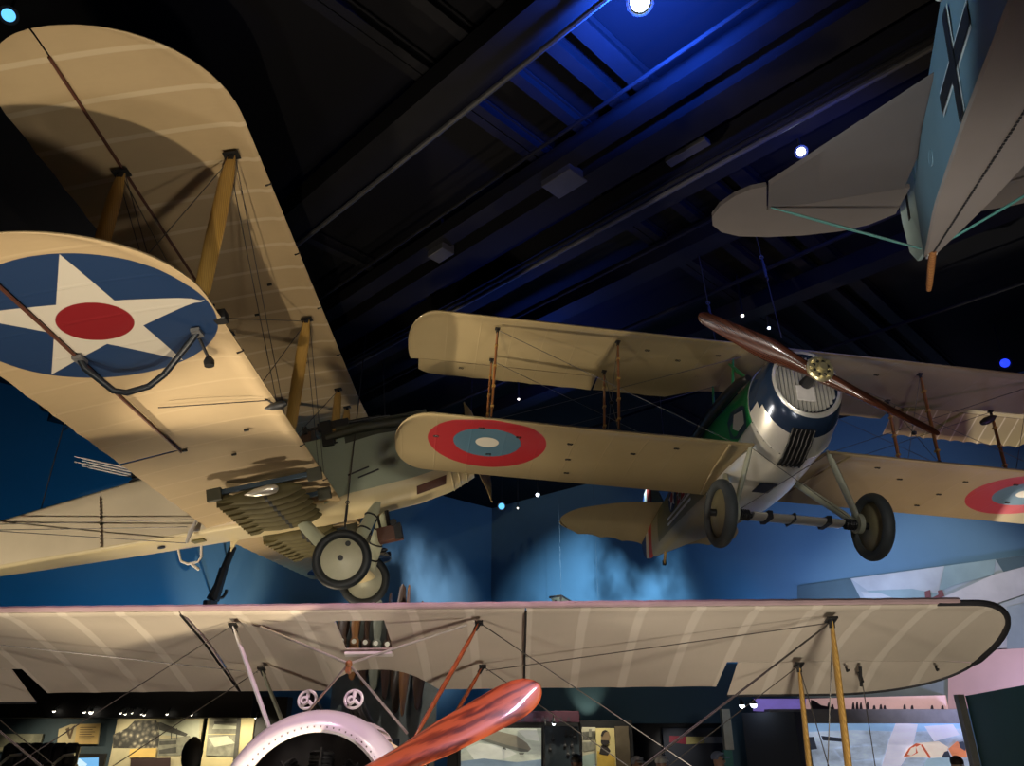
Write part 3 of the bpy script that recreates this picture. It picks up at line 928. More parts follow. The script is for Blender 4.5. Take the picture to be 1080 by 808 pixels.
for sd in (-1, 1):
    for yy in (5.15, 2.32):
        for x, xl in ((FX, FX - .40), (RX, RX - .40)):
            spars('interplane_strut', (x, sd * yy, uz(yy) - .03), (xl, sd * yy, lzz(yy) + .10), .15, .055, M['strut_y'], dh)
    for x in (FX, RX):
        spars('cabane_strut', (x, sd * .36, -.03), (x - .17, sd * .37, -.84), .12, .05, M['strut_y'], dh)
    W = []
    for x in (FX, RX):
        for e in (-.03, .03):
            W += [((x + e, sd * 5.15, uz(5.15) - .05), (x - .4 + e, sd * 2.32, lzz(2.32) + .10)), ((x + e, sd * 2.32, uz(2.32) - .05), (x - .4 + e, sd * .42, GP + .10))]
        W += [((x, sd * 2.32, uz(2.32) - .05), (x - .4, sd * 5.15, lzz(5.15) + .10)), ((x, sd * .38, -.05), (x - .4, sd * 2.32, lzz(2.32) + .10))]
    for yy in (5.15, 2.32):
        W += [((FX, sd * yy, uz(yy) - .05), (RX - .4, sd * yy, lzz(yy) + .10)), ((RX, sd * yy, uz(yy) - .05), (FX - .4, sd * yy, lzz(yy) + .10))]
    W += [((-1.75, sd * 4.2, uz(4.2)), (-2.2, sd * 4.2, lzz(4.2)))]
    for a, b in W: rod('bracing_wire', a, b, .0045, M['wire'], dh, 5)
    # wing skid hoop under the lower tip and the little lamp beside it
    lw = [o for o in dh.children if o.name.startswith('lower_wing')][0 if sd < 0 else 1]
    zt = lzz(5.0)
    bm = NB(); tube(bm, [(-1.60, sd * 5.02, zt), (-1.57, sd * 5.0, zt - .08), (-1.40, sd * 4.9, zt - .27), (-1.30, sd * 4.9, zt - .31), (-1.12, sd * 4.92, zt - .30), (-.98, sd * 4.96, zt - .24), (-.70, sd * 5.09, zt - .04), (-.66, sd * 5.1, zt)], .026, 10)
    sk = obj('skid_hoop', bm, M['skid'], dh, smooth=True)
    for x, y in ((-.66, 5.1), (-1.60, 5.02)):
        bm = NB(); box(bm, (x, sd * y, zt - .005), (.07, .12, .03)); obj('skid_mount', bm, M['pipe_grey'], sk)
    bm = NB(); tube(bm, [(-.68, sd * 5.0, zt), (-.66, sd * 4.86, zt - .12)], .014, 6); lathe(bm, [(0, .02), (.05, .045), (.09, .04)], (-.66, sd * 4.86, zt - .10), (0, 0, -1), 12)
    obj('wing_lamp', bm, M['black'], dh, smooth=True)
    bm = NB()
    box(bm, (-.44, sd * 5.2, lzz(5.2) + .03), (.10, .10, .09)); bevel(bm, .012)
    obj('strut_socket', bm, M['black'], lw)
    bm = NB(); lathe(bm, [(-.12, .005), (-.05, .035), (.05, .045), (.10, .02)], (SG + .0, sd * 3.75, lzz(3.75) - .10), (1, sd * .1, 0), 12)
    tube(bm, [(SG, sd * 3.75, lzz(3.75) - .1), (SG - .1, sd * 3.75, lzz(3.75))], .01, 6)
    obj('air_probe', bm, M['black'], lw, smooth=True)
    bm = NB(); tube(bm, [(SG - .05, sd * 3.75, lzz(3.75) - .03), (SG - 1.0, sd * 4.0, lzz(4) - .012)], .006, 5); obj('probe_line', bm, M['wire'], lw)
    # bombs on their rack
    zb = lzz(1.2) - .04
    rk = empty('bomb_rack', (0, 0, 0)); rk.parent = dh
    for y in (1.05, 1.88):
        bm = NB(); box(bm, (-1.06, sd * y, zb - .05), (1.16, .05, .06)); bevel(bm, .006)
        obj('rack_rail', bm, M['steelblue'], rk)
    for x, y in ((-.52, 1.05), (-.46, 1.90), (-1.62, 1.90)):
        bm = NB(); box(bm, (x, sd * y, zb - .07), (.17, .06, .15)); bevel(bm, .012)
        obj('rack_box', bm, M['olive_dark'], rk)
    for k in range(7):
        y = 1.78 - .235 * k
        c = (-1.12 - .01 * k, sd * y, zb - .14)
        bm = NB()
        lathe(bm, [(-.50, .006), (-.44, .03), (-.30, .062), (-.10, .094), (.12, .10), (.30, .085), (.42, .05), (.48, .015)], c, (1, 0, 0), 18)
        b_ = obj('bomb', bm, M['olive_bomb'] if 'olive_bomb' in M else M.setdefault('olive_bomb', plain('olive_drab', (.10, .082, .03), .75, 0, .15)), rk, smooth=True)
        bm = NB()
        for q in range(4):
            a = PI / 4 + q * PI / 2
            u = Vector((0, cos(a), sin(a)))
            cc = Vector(c)
            prism(bm, [cc + Vector((-.52, 0, 0)), cc + Vector((-.50, 0, 0)) + u * .10, cc + Vector((-.38, 0, 0)) + u * .10, cc + Vector((-.28, 0, 0)) + u * .05], Vector((0, -sin(a), cos(a))) * .006)
        obj('tail_fin', bm, M['olive_bomb'], b_)
        bm = NB(); lathe(bm, [(-.02, .103), (.02, .103)], Vector(c) + Vector((.06, 0, 0)), (1, 0, 0), 18, cap=False)
        obj('band', bm, M['black'], b_)
    bm = NB(); lathe(bm, [(-.22, .006), (-.1, .045), (.05, .06), (.14, .05), (.17, .02)], (-1.05, sd * 1.95, zb - .16), (1, 0, 0), 16)
    obj('rack_generator', bm, M['alu'], rk, smooth=True)

# fuselage: flat sides, rounded cream belly
def dh_zt(x): return lerp_tab([(-7.2, -1.08), (-4.9, -.955), (-3.0, -.80), (-1.9, -.74), (-.6, -.74), (.2, -.64), (1.0, -.70), (1.40, -.80)], x)[0]
def dh_zb(x): return lerp_tab([(-7.2, -1.45), (-4.9, -1.58), (-3.5, -1.66), (-2.0, -1.73), (-.2, -1.84), (.6, -1.81), (1.1, -1.74), (1.44, -1.62)], x)[0]
def dh_hw(x): return lerp_tab([(-7.2, .05), (-4.9, .25), (-3.5, .33), (-2.2, .38), (.6, .38), (1.1, .36), (1.44, .31)], x)[0]
def dh_loop(x, part):
    hw, zt, zb = dh_hw(x), dh_zt(x), dh_zb(x)
    k = max(0, min(1, (x + .9) / .6))     # belly is rounded in front, flat behind
    rb = .05 + .19 * k
    pts = []
    # from starboard top down round the belly to port top
    for s in range(6): pts.append(Vector((x, -hw, zt + (zb + rb - zt) * s / 5)))
    for s in range(1, 9):
        a = PI / 2 * s / 8
        pts.append(Vector((x, -hw + rb * (1 - cos(a)) , zb + rb - rb * sin(a))))
    lo = [Vector((x, -p.y, p.z)) for p in pts[::-1]]
    ring = pts + lo[0:]
    # cambered top deck
    top = []
    th = .10 if x < -1.6 else .04
    for s in range(1, 8):
        a = PI * s / 8
        top.append(Vector((x, hw * cos(a), zt + th * sin(a))))
    return ring + top
def loft_dh(name, xs, m, split=None, mats=None):
    bm = NB()
    loops = [dh_loop(x, 0) for x in xs]
    rings = loft(bm, loops)
    n = len(loops[0])
    bm.faces.ensure_lookup_table()
    if mats:
        for f in bm.faces:
            c = f.calc_center_median()
            f.material_index = mats(c)
    return obj(name, bm, m, dh, smooth=True, auto=45)
nose = loft_dh('nose_cowling', [-.95 + 2.39 * i / 24 for i in range(25)], [M['sage'], M['cream'], M['olive_dark']],
    mats=lambda c: 2 if c.z > dh_zt(c.x) - (.21 if c.x > -.26 else .02) else (1 if c.z < dh_zb(c.x) + .235 else 0))
rear = loft_dh('fuselage', [-7.2 + 6.25 * i / 40 for i in range(41)], [M['cream_light'], M['cream'], M['olive_dark']],
    mats=lambda c: 2 if c.z > dh_zt(c.x) + .005 and c.x > -1.5 else (1 if c.z < dh_zb(c.x) + .06 else 0))
bm = NB(); tube(bm, [(-3.62, -.34, -.9), (-3.60, -.345, -1.6)], .006, 5)
for k in range(14): box(bm, (-3.61, -.345, -1.6 + .05 * k), (.025, .012, .02))
obj('lacing', bm, M['wood_dark'], rear)
for x0, z0, x1, z1 in ((-4.845, -1.046, -2.35, -1.536), (-4.843, -1.124, -2.455, -1.617), (-4.53, -1.232, -2.48, -1.83)):
    rod('control_wire', (x0 - (x1 - x0) * .8, -.46, z0 - (z1 - z0) * .8), (x1, -.46, z1), .006, M['wire'], rear)
bm = NB(); lathe(bm, [(0, .05), (.012, .05)], (-2.95, -.05, -1.70), (0, 0, -1), 18); obj('drain_hole', bm, M['black'], rear)
bm = NB(); box(bm, (-2.45, -.05, -1.725), (.16, .14, .02)); obj('belly_hatch', bm, M['olive'], rear)
bm = NB()
tube(bm, [(-2.85, .28, -1.69), (-2.83, .30, -1.86), (-2.74, .31, -1.92), (-2.60, .31, -1.92), (-2.55, .30, -1.86), (-2.53, .28, -1.70)], .018, 8)
tube(bm, [(-2.70, .31, -1.92), (-2.60, .33, -2.03)], .02, 8)
obj('step_bracket', bm, M['dirty_white'], rear, smooth=True)
bm = NB(); prism(bm, [Vector((-2.15, .36, -1.70)), Vector((-2.02, .36, -1.70)), Vector((-2.16, .36, -1.86))], (0, .02, 0)); obj('foot_step', bm, M['cream'], rear)
bm = NB(); tube(bm, [(-2.33, -.45, -1.55), (-2.41, -.46, -1.69), (-2.47, -.46, -1.83)], [.016, .035, .018], 8); tube(bm, [(-2.41, -.46, -1.68), (-2.34, -.36, -1.66)], .02, 8)
obj('control_lever', bm, M['dirty_white'], rear, smooth=True)
# engine details: exhaust side, brown patch, belly hatch ribs, open slot lines
bm = NB(); prism(bm, [Vector((.62, -.372, -1.70)), Vector((1.05, -.345, -1.62)), Vector((1.02, -.30, -1.735)), Vector((.60, -.32, -1.80))], (0, -.012, -.008))
obj('brown_hatch', bm, M['brown_leather'], nose)
bm = NB()
for x in (1.12, 1.22, 1.33):
    tube(bm, [p + Vector((0, -.006, -.004)) for p in dh_loop(x, 0)[4:16]], .009, 6)
obj('cowl_rib', bm, M['cream'], nose, smooth=True)
bm = NB(); tube(bm, [(-.5, -.43, -.76), (0, -.42, -.70), (.9, -.40, -.74), (1.30, -.36, -.84)], [.05, .07, .07, .05], 10); box(bm, (.3, -.40, -.66), (1.3, .05, .08))
obj('exhaust_manifold', bm, M['olive_dark'], nose, smooth=True)
for x in (-.03, .10):
    rod('cooling_slot', (-.25 + x, -.385, -1.36 - x * .5), (.05 + x, -.385, -1.30 - x * .5), .012, M['black'], nose)
bm = NB()
lathe(bm, [(0, .05), (.03, .30), (.10, .36), (.10, .02)], (1.44, 0, -1.20), (1, 0, 0), 24)
obj('radiator_shell', bm, M['sage'], nose, smooth=True)
# forward gun and the twin guns of the rear cockpit
bm = NB()
box(bm, (-.38, -.38, -.57), (.44, .09, .11)); tube(bm, [(-.2, -.38, -.57), (.30, -.38, -.585)], .030, 10); tube(bm, [(-.55, -.38, -.56), (-.80, -.38, -.57)], .02, 8)
box(bm, (-.48, -.41, -.69), (.15, .10, .36)); box(bm, (-.78, -.38, -.57), (.06, .08, .10)); tube(bm, [(.30, -.38, -.585), (.42, -.38, -.59)], .014, 8)
obj('machine_gun', bm, M['black'], dh, smooth=False)
bm = NB(); prism(bm, [Vector((-.72, -.37, -.72)), Vector((-.95, -.37, -.76)), Vector((-.80, -.37, -.56)), Vector((-.70, -.37, -.54))], (0, .7, 0)); obj('windscreen', bm, M['wood_dark'], dh)
gg = empty('twin_machine_gun', (0, 0, 0)); gg.parent = dh
for i, (y, z) in enumerate(((-.10, .02), (.10, .02), (-.10, -.06), (.10, -.06))):
    bm = NB(); tube(bm, [(-3.30, y, -.52 + z), (-3.95, y - .02, -.22 + z)], .013, 8); tube(bm, [(-3.95, y - .02, -.22 + z), (-4.06, y - .02, -.17 + z)], .008, 8)
    obj('gun_barrel', bm, M['dirty_white'], gg, smooth=True)
bm = NB(); box(bm, (-3.1, 0, -.58), (.40, .16, .12)); tube(bm, [(-3.2, 0, -.62), (-3.1, 0, -.82)], .03, 8); torus(bm, (-3.0, 0, -.74), (0, 0, 1), .34, .022, 28, 8)
obj('gun_ring', bm, M['black'], gg, smooth=False)
# propeller: one blade hangs down
dpw = lambda r: (.13 + .13 * max(0, min(1, (r - .15) / .5))) * (1 if r < .75 else max(.15, 1 - ((r - .75) / .62) ** 1.6))
airscrew('propeller', (1.56, 0, -1.2), rad(-129), 1.36, dpw, lambda r: rad(55 - 33 * min(1, r / 1.3)), lambda r: max(.02, .14 - .10 * r), wood('pale_varnished_prop', (.50, .34, .14), (.68, .50, .24), 2, .3, .5, (6, 1, 6)), dh)
# undercarriage
WX, WZ = -.44, -2.58
for sd in (-1, 1):
    wheel('wheel', (WX, sd * .907, WZ), .375, .058, dh, M['tyre_dark'], M['hubcream'], M['gun'], sd, 1.1, .05, valve=True)
    spars('undercarriage_leg', (-1.02, sd * .36, -1.80), (WX - .04, sd * .74, WZ), .19, .075, M['sage_light'], dh, fit=False)
    spars('undercarriage_leg', (.06, sd * .34, -1.80), (WX + .06, sd * .74, WZ), .19, .075, M['sage_light'], dh, fit=False)
    bm = NB()
    for k in range(3): torus(bm, (-.05 - .10 * k, sd * (.42 + .085 * k), -2.0 - .18 * k), (-.5, sd * .3, -.8), .09, .012, 16, 6)
    obj('leg_binding', bm, M['black'], dh)
rod('axle', (WX, -1.0, WZ), (WX, 1.0, WZ), .026, M['gun'], dh, 10)
bm = NB(); strut(bm, (WX - .02, -.74, WZ), (WX - .02, .74, WZ), .42, .12, (1, 0, 0), 18, taper=False)
obj('axle_fairing', bm, M['cream'], dh, smooth=True)
bm = NB(); strut(bm, (WX - .25, -.55, WZ - .06), (WX - .25, -.15, WZ - .06), .34, .12, (1, 0, 0), 16); obj('dark_fairing_end', bm, M['steelblue'], dh, smooth=True)
bm = NB(); box(bm, (.12, .05, -2.18), (.34, .20, .20)); bevel(bm, .012)
cb = obj('camera_box', bm, M['brown_leather'], dh)
bm = NB(); tube(bm, [(.12, .05, -1.84), (.12, .05, -2.1)], .03, 8); tube(bm, [(-.02, .05, -1.84), (.0, .05, -2.1)], .02, 8); box(bm, (.24, -.03, -2.18), (.10, .06, .22)); lathe(bm, [(0, .05), (.05, .05)], (.2, -.06, -2.06), (0, -1, 0), 12)
obj('camera_mount', bm, M['gun'], cb)
# tail surfaces (outside the frame to the left)
wing('tailplane', yrange(0, -2.1, .1, .5)[::-1] + yrange(0, 2.1, .1, .5)[1:], lambda y: -6.0 - .5 * (abs(y) / 2.1) ** 2, lambda y: -7.5 + .3 * (abs(y) / 2.1) ** 3, lambda y: -1.12, M['dh_fab'], dh, thick=.45)
bm = NB(); prism(bm, [Vector(p) for p in ((-6.2, -.015, -1.1), (-6.9, -.015, -.35), (-7.5, -.015, -.25), (-7.75, -.015, -.6), (-7.6, -.015, -1.5), (-7.15, -.015, -1.45))], (0, .03, 0))
obj('rudder', bm, M['cream_light'], dh)
# ================================================================ tail of the grey-blue fighter overhead on the right
fo = empty('fighter_plane', (2.910, 4.359, CAM_Z + 2.998), (rad(-2.3236), rad(13.5023), rad(-108.3829)))
tag(fo, 'tail of a grey-blue fighter overhead at top right, with black cross on its side', 'airplane')
fw = lambda x: lerp_tab([(0, .035), (.9, .155), (2.0, .245), (2.84, .295), (5.0, .38)], x)[0]
ft = lambda x: lerp_tab([(0, .50), (.6, .56), (1.2, .60), (1.9, .69), (3.0, .82), (5.0, .98)], x)[0]
bm = NB(); loops = []
for i in range(26):
    x = 5.0 * i / 25
    w, t = fw(x), ft(x)
    lp = [Vector((x, -w * .96, t)), Vector((x, -w, t * .5)), Vector((x, -w, .012)), Vector((x, -w + .012, 0)), Vector((x, 0, -.004)), Vector((x, w - .012, 0)), Vector((x, w, .012)), Vector((x, w, t * .5)), Vector((x, w * .96, t))]
    for s in range(1, 8): lp.append(Vector((x, w * .96 * cos(PI * s / 8), t + .10 * min(1, x / 1.5) * sin(PI * s / 8))))
    loops.append(lp)
loft(bm, loops)
for f in bm.faces:
    c = f.calc_center_median()
    f.material_index = 1 if c.z < .008 else 0
bf = obj('fuselage', bm, [M['fok_blue'], M['fok_grey']], fo, smooth=True, auto=30)
bm = NB()
for k in range(120):
    x = .12 + k * .036
    box(bm, (x, 0, -.006), (.022, .012, .006))
obj('belly_lacing', bm, M['mark_black'], bf)
for sd in (-1, 1):
    def q(x, z, out=.004): return Vector((x, sd * (fw(x) + out), z))
    cx_, cz_ = 1.985, .288
    A, B, BX = .05, .272, .38
    bm = NB(); W2 = .02
    def rc(x0, z0, x1, z1, o, mi): poly(bm, [q(cx_ + x0, cz_ + z0, o), q(cx_ + x1, cz_ + z0, o), q(cx_ + x1, cz_ + z1, o), q(cx_ + x0, cz_ + z1, o)], mi)
    rc(-A - W2, -B, A + W2, B, .004, 0); rc(-BX, -A - W2, BX, A + W2, .004, 0)
    rc(-A, -B - .002, A, B + .002, .008, 1); rc(-BX - .002, -A, BX + .002, A, .008, 1)
    obj('cross_marking', bm, [M['mark_white'], M['mark_black']], bf)
    bm = NB(); torus(bm, q(1.10, .24, .002), (0, 1, 0), .045, .006, 20, 6); lathe(bm, [(-.004, .042), (.004, .042)], q(1.10, .24, .002), (0, 1, 0), 20); obj('round_hatch', bm, M['fok_blue'], bf)
    bm = NB(); sphere(bm, q(1.95, .80 - .12, .0), .03, n=10, m=6) ; obj('lifting_boss', bm, M['mark_white'], bf)
ZS = .541
def tLE(y):
    a = abs(y)
    return 1.62 - (a - .1) * (1.62 - .49) / .92
for sd in (-1, 1):
    bm = NB(); loops = []
    ys = [.10 + .92 * i / 16 for i in range(17)]
    for y in ys:
        le = tLE(y); loops.append([Vector((le, sd * y, ZS)), Vector((le - .05, sd * y, ZS + .018)), Vector((.02, sd * y, ZS + .014)), Vector((.02, sd * y, ZS - .014)), Vector((le - .05, sd * y, ZS - .018))])
    loft(bm, loops)
    st = obj('tailplane', bm, M['fok_stab'], fo, smooth=True, auto=30)
    # elevator with its rounded horn
    out = [(.0195, .06), (.0195, 1.03), (.44, 1.035), (.43, 1.14), (.36, 1.25), (.22, 1.36), (.05, 1.425), (-.12, 1.43), (-.30, 1.37), (-.44, 1.24), (-.55, 1.02), (-.63, .75), (-.66, .45), (-.60, .25), (-.45, .08)]
    bm = NB(); prism(bm, [Vector((x, sd * y, ZS - .016)) for x, y in out], (0, 0, .032))
    obj('elevator', bm, M['fok_elev'] if 'fok_elev' in M else M.setdefault('fok_elev', plain('elevator_grey', (.18, .16, .15), .65, 0, .06, 1.5)), fo)
    bm = NB(); strut(bm, (.06, sd * 1.0, ZS - .02), (.03, sd * .05, .06), .034, .02); obj('tail_strut', bm, plain('teal_strut', (.10, .32, .30), .45), fo, smooth=True)
bm = NB(); prism(bm, [Vector(p) for p in ((-.04, -.014, .06), (-.04, -.014, 1.25), (-.25, -.014, 1.38), (-.5, -.014, 1.25), (-.62, -.014, .95), (-.6, -.014, .5), (-.50, -.014, .22), (-.3, -.014, .08))], (0, .028, 0)); bevel(bm, .006)
ru = obj('rudder', bm, M['teal_fin'], fo)
bm = NB(); prism(bm, [Vector(p) for p in ((-.30, -.018, .42), (-.36, -.018, .42), (-.36, -.018, .9), (-.30, -.018, .9))], (0, .036, 0)); obj('rudder_marking', bm, M['mark_black'], ru)
bm = NB(); prism(bm, [Vector(p) for p in ((0, -.012, .5), (.7, -.012, .62), (.2, -.012, 1.1), (-.02, -.012, 1.2))], (0, .024, 0)); obj('fin', bm, M['teal_fin'], fo)
bm = NB(); tube(bm, [(.16, 0, .04), (.02, 0, -.05), (-.12, 0, -.16), (-.16, 0, -.19)], [.022, .026, .022, .016], 10)
ts = obj('tail_skid', bm, M['wood_mid'], fo, smooth=True)
bm = NB(); box(bm, (.05, 0, .01), (.08, .06, .05)); bevel(bm, .008); obj('skid_bracket', bm, M['alu'], ts)
# ================================================================ the hall
CEIL = 8.0
Cn = Vector((-.6, 22.0, 0))
D1 = Vector((sin(rad(47)), -cos(rad(47)), 0)); D2 = Vector((-sin(rad(46)), -cos(rad(46)), 0))
LW = 34
def wallpaint(name, c):
    t = NT(name)
    f = t.ramp(t.noise(.35, 5, .6), [(.3, tuple(x * .9 for x in c)), (.7, tuple(x * 1.08 for x in c))])
    return t.done(f, .75)
M['wall_blue'] = wallpaint('blue_wall_paint', (.075, .16, .23))
M['dark_paint'] = wallpaint('black_ceiling_paint', (.004, .004, .0055))
M['dark_paint'].node_tree.nodes['Principled BSDF'].inputs['Specular IOR Level'].default_value = .12
M['floor'] = wallpaint('dark_floor', (.10, .09, .085))
def setting(name, bm, m):
    o = obj(name, bm, m); o['kind'] = 'structure'; return o
def slab(a, b, z0, z1, out, t=.25):
    bm = NB()
    a = Vector(a); b = Vector(b)
    prism(bm, [Vector((a.x, a.y, z0)), Vector((b.x, b.y, z0)), Vector((b.x, b.y, z1)), Vector((a.x, a.y, z1))], Vector(out).normalized() * t)
    return bm
A_, B_ = Cn + D1 * LW, Cn + D2 * LW
E_ = A_ + B_ - Cn
n1 = Vector((cos(rad(47)), sin(rad(47)), 0)); n2 = Vector((-cos(rad(46)), sin(rad(46)), 0))
setting('wall_right', slab(Cn, A_, -.2, CEIL + .3, n1), M['wall_blue'])
setting('wall_left', slab(Cn, B_, -.2, CEIL + .3, n2), M['wall_blue'])
setting('wall_rear', slab(A_, E_, -.2, CEIL + .3, -n2), M['dark_paint'])
setting('wall_near', slab(B_, E_, -.2, CEIL + .3, -n1), M['dark_paint'])
def flat(z, dz):
    bm = NB(); prism(bm, [Vector((p.x, p.y, z)) for p in (Cn, A_, E_, B_)], (0, 0, dz)); return bm
setting('floor', flat(0, -.2), M['floor'])
setting('ceiling', flat(CEIL, .25), M['dark_paint'])

# ---- ceiling steel, ducts, pipes
M['duct'] = plain('dark_duct', (.0062, .0062, .008), .7, .0, spec=.15)
M['pipe'] = plain('grey_pipe', (.05, .05, .055), .5, .2)
e1 = Vector((.7071, -.7071, 0)); e2 = Vector((.7071, .7071, 0))
def run(kind, px, size, z, ext=(14, 14), d=e1, lab=None, grp=None):
    """a straight run below the ceiling that passes over the point seen at px"""
    p = atz(px[0], px[1], z)
    lo_, hi_ = -99, 99      # from wall to wall
    for w0, n in ((Cn, n1), (Cn, n2), (E_, -n1), (E_, -n2)):
        dn = d.dot(n)
        t = ((w0 - p).dot(n) - .05) / dn if abs(dn) > .2 else None
        if t is None: continue
        if dn > 0: hi_ = min(hi_, t)
        else: lo_ = max(lo_, t)
    a, b = p + d * max(lo_, -ext[0]), p + d * min(hi_, ext[1])
    bm = NB()
    if kind == 'pipe': tube(bm, [a, b], size, 8)
    else:
        R = Matrix.Rotation(math.atan2(d.y, d.x), 3, 'Z')
        box(bm, (a + b) / 2, ((b - a).length, size[0], size[1]), R)
        if kind == 'beam':
            for s in (-1, 1): box(bm, (a + b) / 2 + Vector((0, 0, s * size[1] / 2)), ((b - a).length, size[0] * 2, .02), R)
    return bm
k = 0
for px, r, z in (((520, 94), .028, 7.36), ((590, 266), .03, 7.36), ((885, 95), .026, 7.36), ((330, 320), .022, 7.5), ((700, 330), .03, 7.36), ((560, 60), .018, 7.55), ((985, 330), .028, 7.4), ((690, 262), .022, 7.5)):
    nm = ['left of the blue lamp', 'crossing mid ceiling below the long pipe', 'under the blue lamp at right', 'beside the star wing', 'above the green-nosed biplane', 'thin, close beside the long pipe', 'behind the overhead fighter tail', 'second below mid ceiling'][k]
    o = obj('ceiling_pipe', run('pipe', px, r, z), M['pipe'] if k in (0, 1) else M['duct'], smooth=True)
    tag(o, 'thin dark ceiling pipe ' + nm if k else 'long pale pipe running diagonally under the black ceiling', 'pipe', 'pipes under the ceiling'); k += 1
k = 0
for px, s, z in (((420, 140), (.42, .30), 7.6), ((560, 225), (.36, .28), 7.6), ((640, 300), (.30, .28), 7.58), ((800, 140), (.40, .3), 7.6), ((620, 150), (.22, .2), 7.62), ((880, 290), (.30, .25), 7.6)):
    o = obj('air_duct', run('duct', px, s, z), M['duct'])
    tag(o, 'dark square air duct under the ceiling, ' + ['nearest to the star wing', 'across the middle', 'over the buff upper wing', 'below the blue lamp', 'narrow, beside the long pale pipe', 'behind the grey tailplane'][k], 'duct', 'ducts under the ceiling'); k += 1
k = 0
for px, s, z in (((430, 55), (.05, .14), 7.88), ((705, 110), (.09, .16), 7.88), ((600, 190), (.05, .13), 7.88), ((760, 200), (.07, .15), 7.88), ((860, 330), (.06, .14), 7.88), ((330, 250), (.06, .14), 7.88)):
    o = obj('ceiling_beam', run('beam', px, s, z, d=e2), M['duct'])
    tag(o, 'dark steel cross beam under the ceiling, ' + ['passing the upper left pipe end', 'passing the blue lamp', 'through mid ceiling', 'left of the grey tailplane', 'over the dark propeller', 'beside the star wing'][k], 'beam', 'steel beams under the ceiling'); k += 1
for px, z, sz, lb in (((595, 190), 7.5, (.42, .30, .12), 'grey box fixture hanging mid ceiling between pipes'), ((465, 265), 7.5, (.30, .2, .14), 'small grey box fixture on the duct over the buff wing'), ((725, 160), 7.55, (.5, .12, .06), 'pale flat bracket under the ceiling beside the blue lamp')):
    p = atz(px[0], px[1], z); bm = NB(); box(bm, p, sz, Matrix.Rotation(rad(-45), 3, 'Z')); bevel(bm, .01); box(bm, p + Vector((0, 0, (CEIL - z) / 2)), (.03, .03, CEIL - z))
    tag(obj('ceiling_box', bm, M['pipe']), lb, 'ceiling fixture')

# ---- lamps on the ceiling
def lamp(px, z, r, aim, glass, lab, grp='spotlights under the ceiling'):
    p = atz(px[0], px[1], z)
    e = empty('spotlight', p); tag(e, lab, 'spotlight', grp)
    d = (Vector(aim) - p).normalized()
    bm = NB(); lathe(bm, [(-r * 2.4, r * .5), (-r * 2.2, r * .8), (-.2 * r, r), (0, r * 1.05), (0, r * .9), (-.1 * r, r * .85)], (0, 0, 0), d, 20)
    obj('housing', bm, M['black'], e, smooth=True)
    bm = NB(); lathe(bm, [(-.05, r * .05), (-.02, r * .82), (.0, r * .6), (.012, .01)], (0, 0, 0), d, 20)
    obj('lens', bm, glass, e, smooth=True)
    bm = NB(); tube(bm, [(0, 0, r * .3), (0, 0, CEIL - z)], .014, 6); obj('stem', bm, M['black'], e)
    return p
GLW = emit('lamp_glass_white', (.80, .90, 1.0), 14)
GLB = emit('lamp_glass_blue', (.02, .05, 1.0), 1.5)
GLC = emit('lamp_glass_cyan', (.12, .5, 1.0), 1.6)
GLY = emit('lamp_glass_warm', (1.0, .92, .75), 6)
cpos = Vector((0, 0, CAM_Z))
P_blue = lamp((675, 2), 7.35, .11, (.4, 1.5, 2), emit('lamp_glass_bluewhite', (.55, .78, 1.0), 22), 'bright blue-white spotlight at the top of the dark ceiling')
lamp((9, 16), 7.3, .075, (0, 0, 2), GLC, 'small cyan spotlight at the top left corner, above the star wing')
lamp((845, 160), 7.3, .065, (2.2, 2, 3), GLW, 'small white spotlight just behind the grey tailplane')
lamp((783, 333), 7.3, .035, (1.5, 3, 3), GLY, 'small white spotlight above the dark propeller')
lamp((811, 346), 7.3, .030, (1.5, 2, 3), GLW, 'tiny white spotlight right of the dark propeller tip')
lamp((1060, 383), 7.3, .10, (3, 2, 2), GLB, 'deep blue spotlight at far right over the biplane wing')
lamp((529, 534), 7.1, .11, (0, 4, 3), GLC, 'pale blue spotlight low in the far dark corner')
lamp((567, 522), 7.1, .06, (0, 4, 3), GLW, 'tiny white spotlight beside the pale blue one in the far corner')
lamp((546, 536), 7.1, .035, (0, 4, 3), GLY, 'tiniest warm spotlight in the far corner, between two others')
lamp((547, 421), 7.3, .03, (0, 4, 3), GLY, 'small spotlight seen between the buff upper and lower wings')
lamp((497, 437), 7.3, .035, (0, 4, 3), GLW, 'tiny spotlight just above the buff lower wing')

# ---- hanging cables
def cable(a, b, r, lab, shackle=None):
    e = empty('suspension_cable', a); tag(e, lab, 'cable', 'suspension cables')
    a, b = Vector(a), Vector(b)
    bm = NB(); tube(bm, [(0, 0, 0), b - a], r, 6); obj('wire_rope', bm, M['wire'], e)
    if shackle:
        p = (b - a) * shackle
        d = (b - a).normalized()
        bm = NB(); lathe(bm, [(-.14, .008), (-.12, .018), (.12, .018), (.14, .008)], p, d, 8); torus(bm, p - d * .17, (1, 0, 0), .022, .007, 12, 6); torus(bm, p + d * .17, (0, 1, 0), .022, .007, 12, 6)
        obj('turnbuckle', bm, M['pipe'], e, smooth=True)
def loc2w(o, l):
    return o.matrix_basis @ Vector(l)
a = loc2w(sp, (-.55, -.46, .08)); cable(a, (a.x - .02, a.y + .2, 7.38), .006, 'hanging cable above the dark propeller tip, left of the pair', .42)
a = loc2w(sp, (.05, .02, .08)); cable(a, (a.x - .02, a.y + .2, 7.38), .006, 'hanging cable above the polished nose, right of the pair', .62)
a = loc2w(sp, (-4.0, 0, -.28)); cable(a, (a.x, a.y, CEIL), .006, 'hanging cable holding the tail of the green-nosed biplane')
a = loc2w(dh, (-.35, -.93, -2.22)); cable(a, atz(388, 335, CEIL), .008, 'long hanging cable down to the cream biplane wheel', .06)
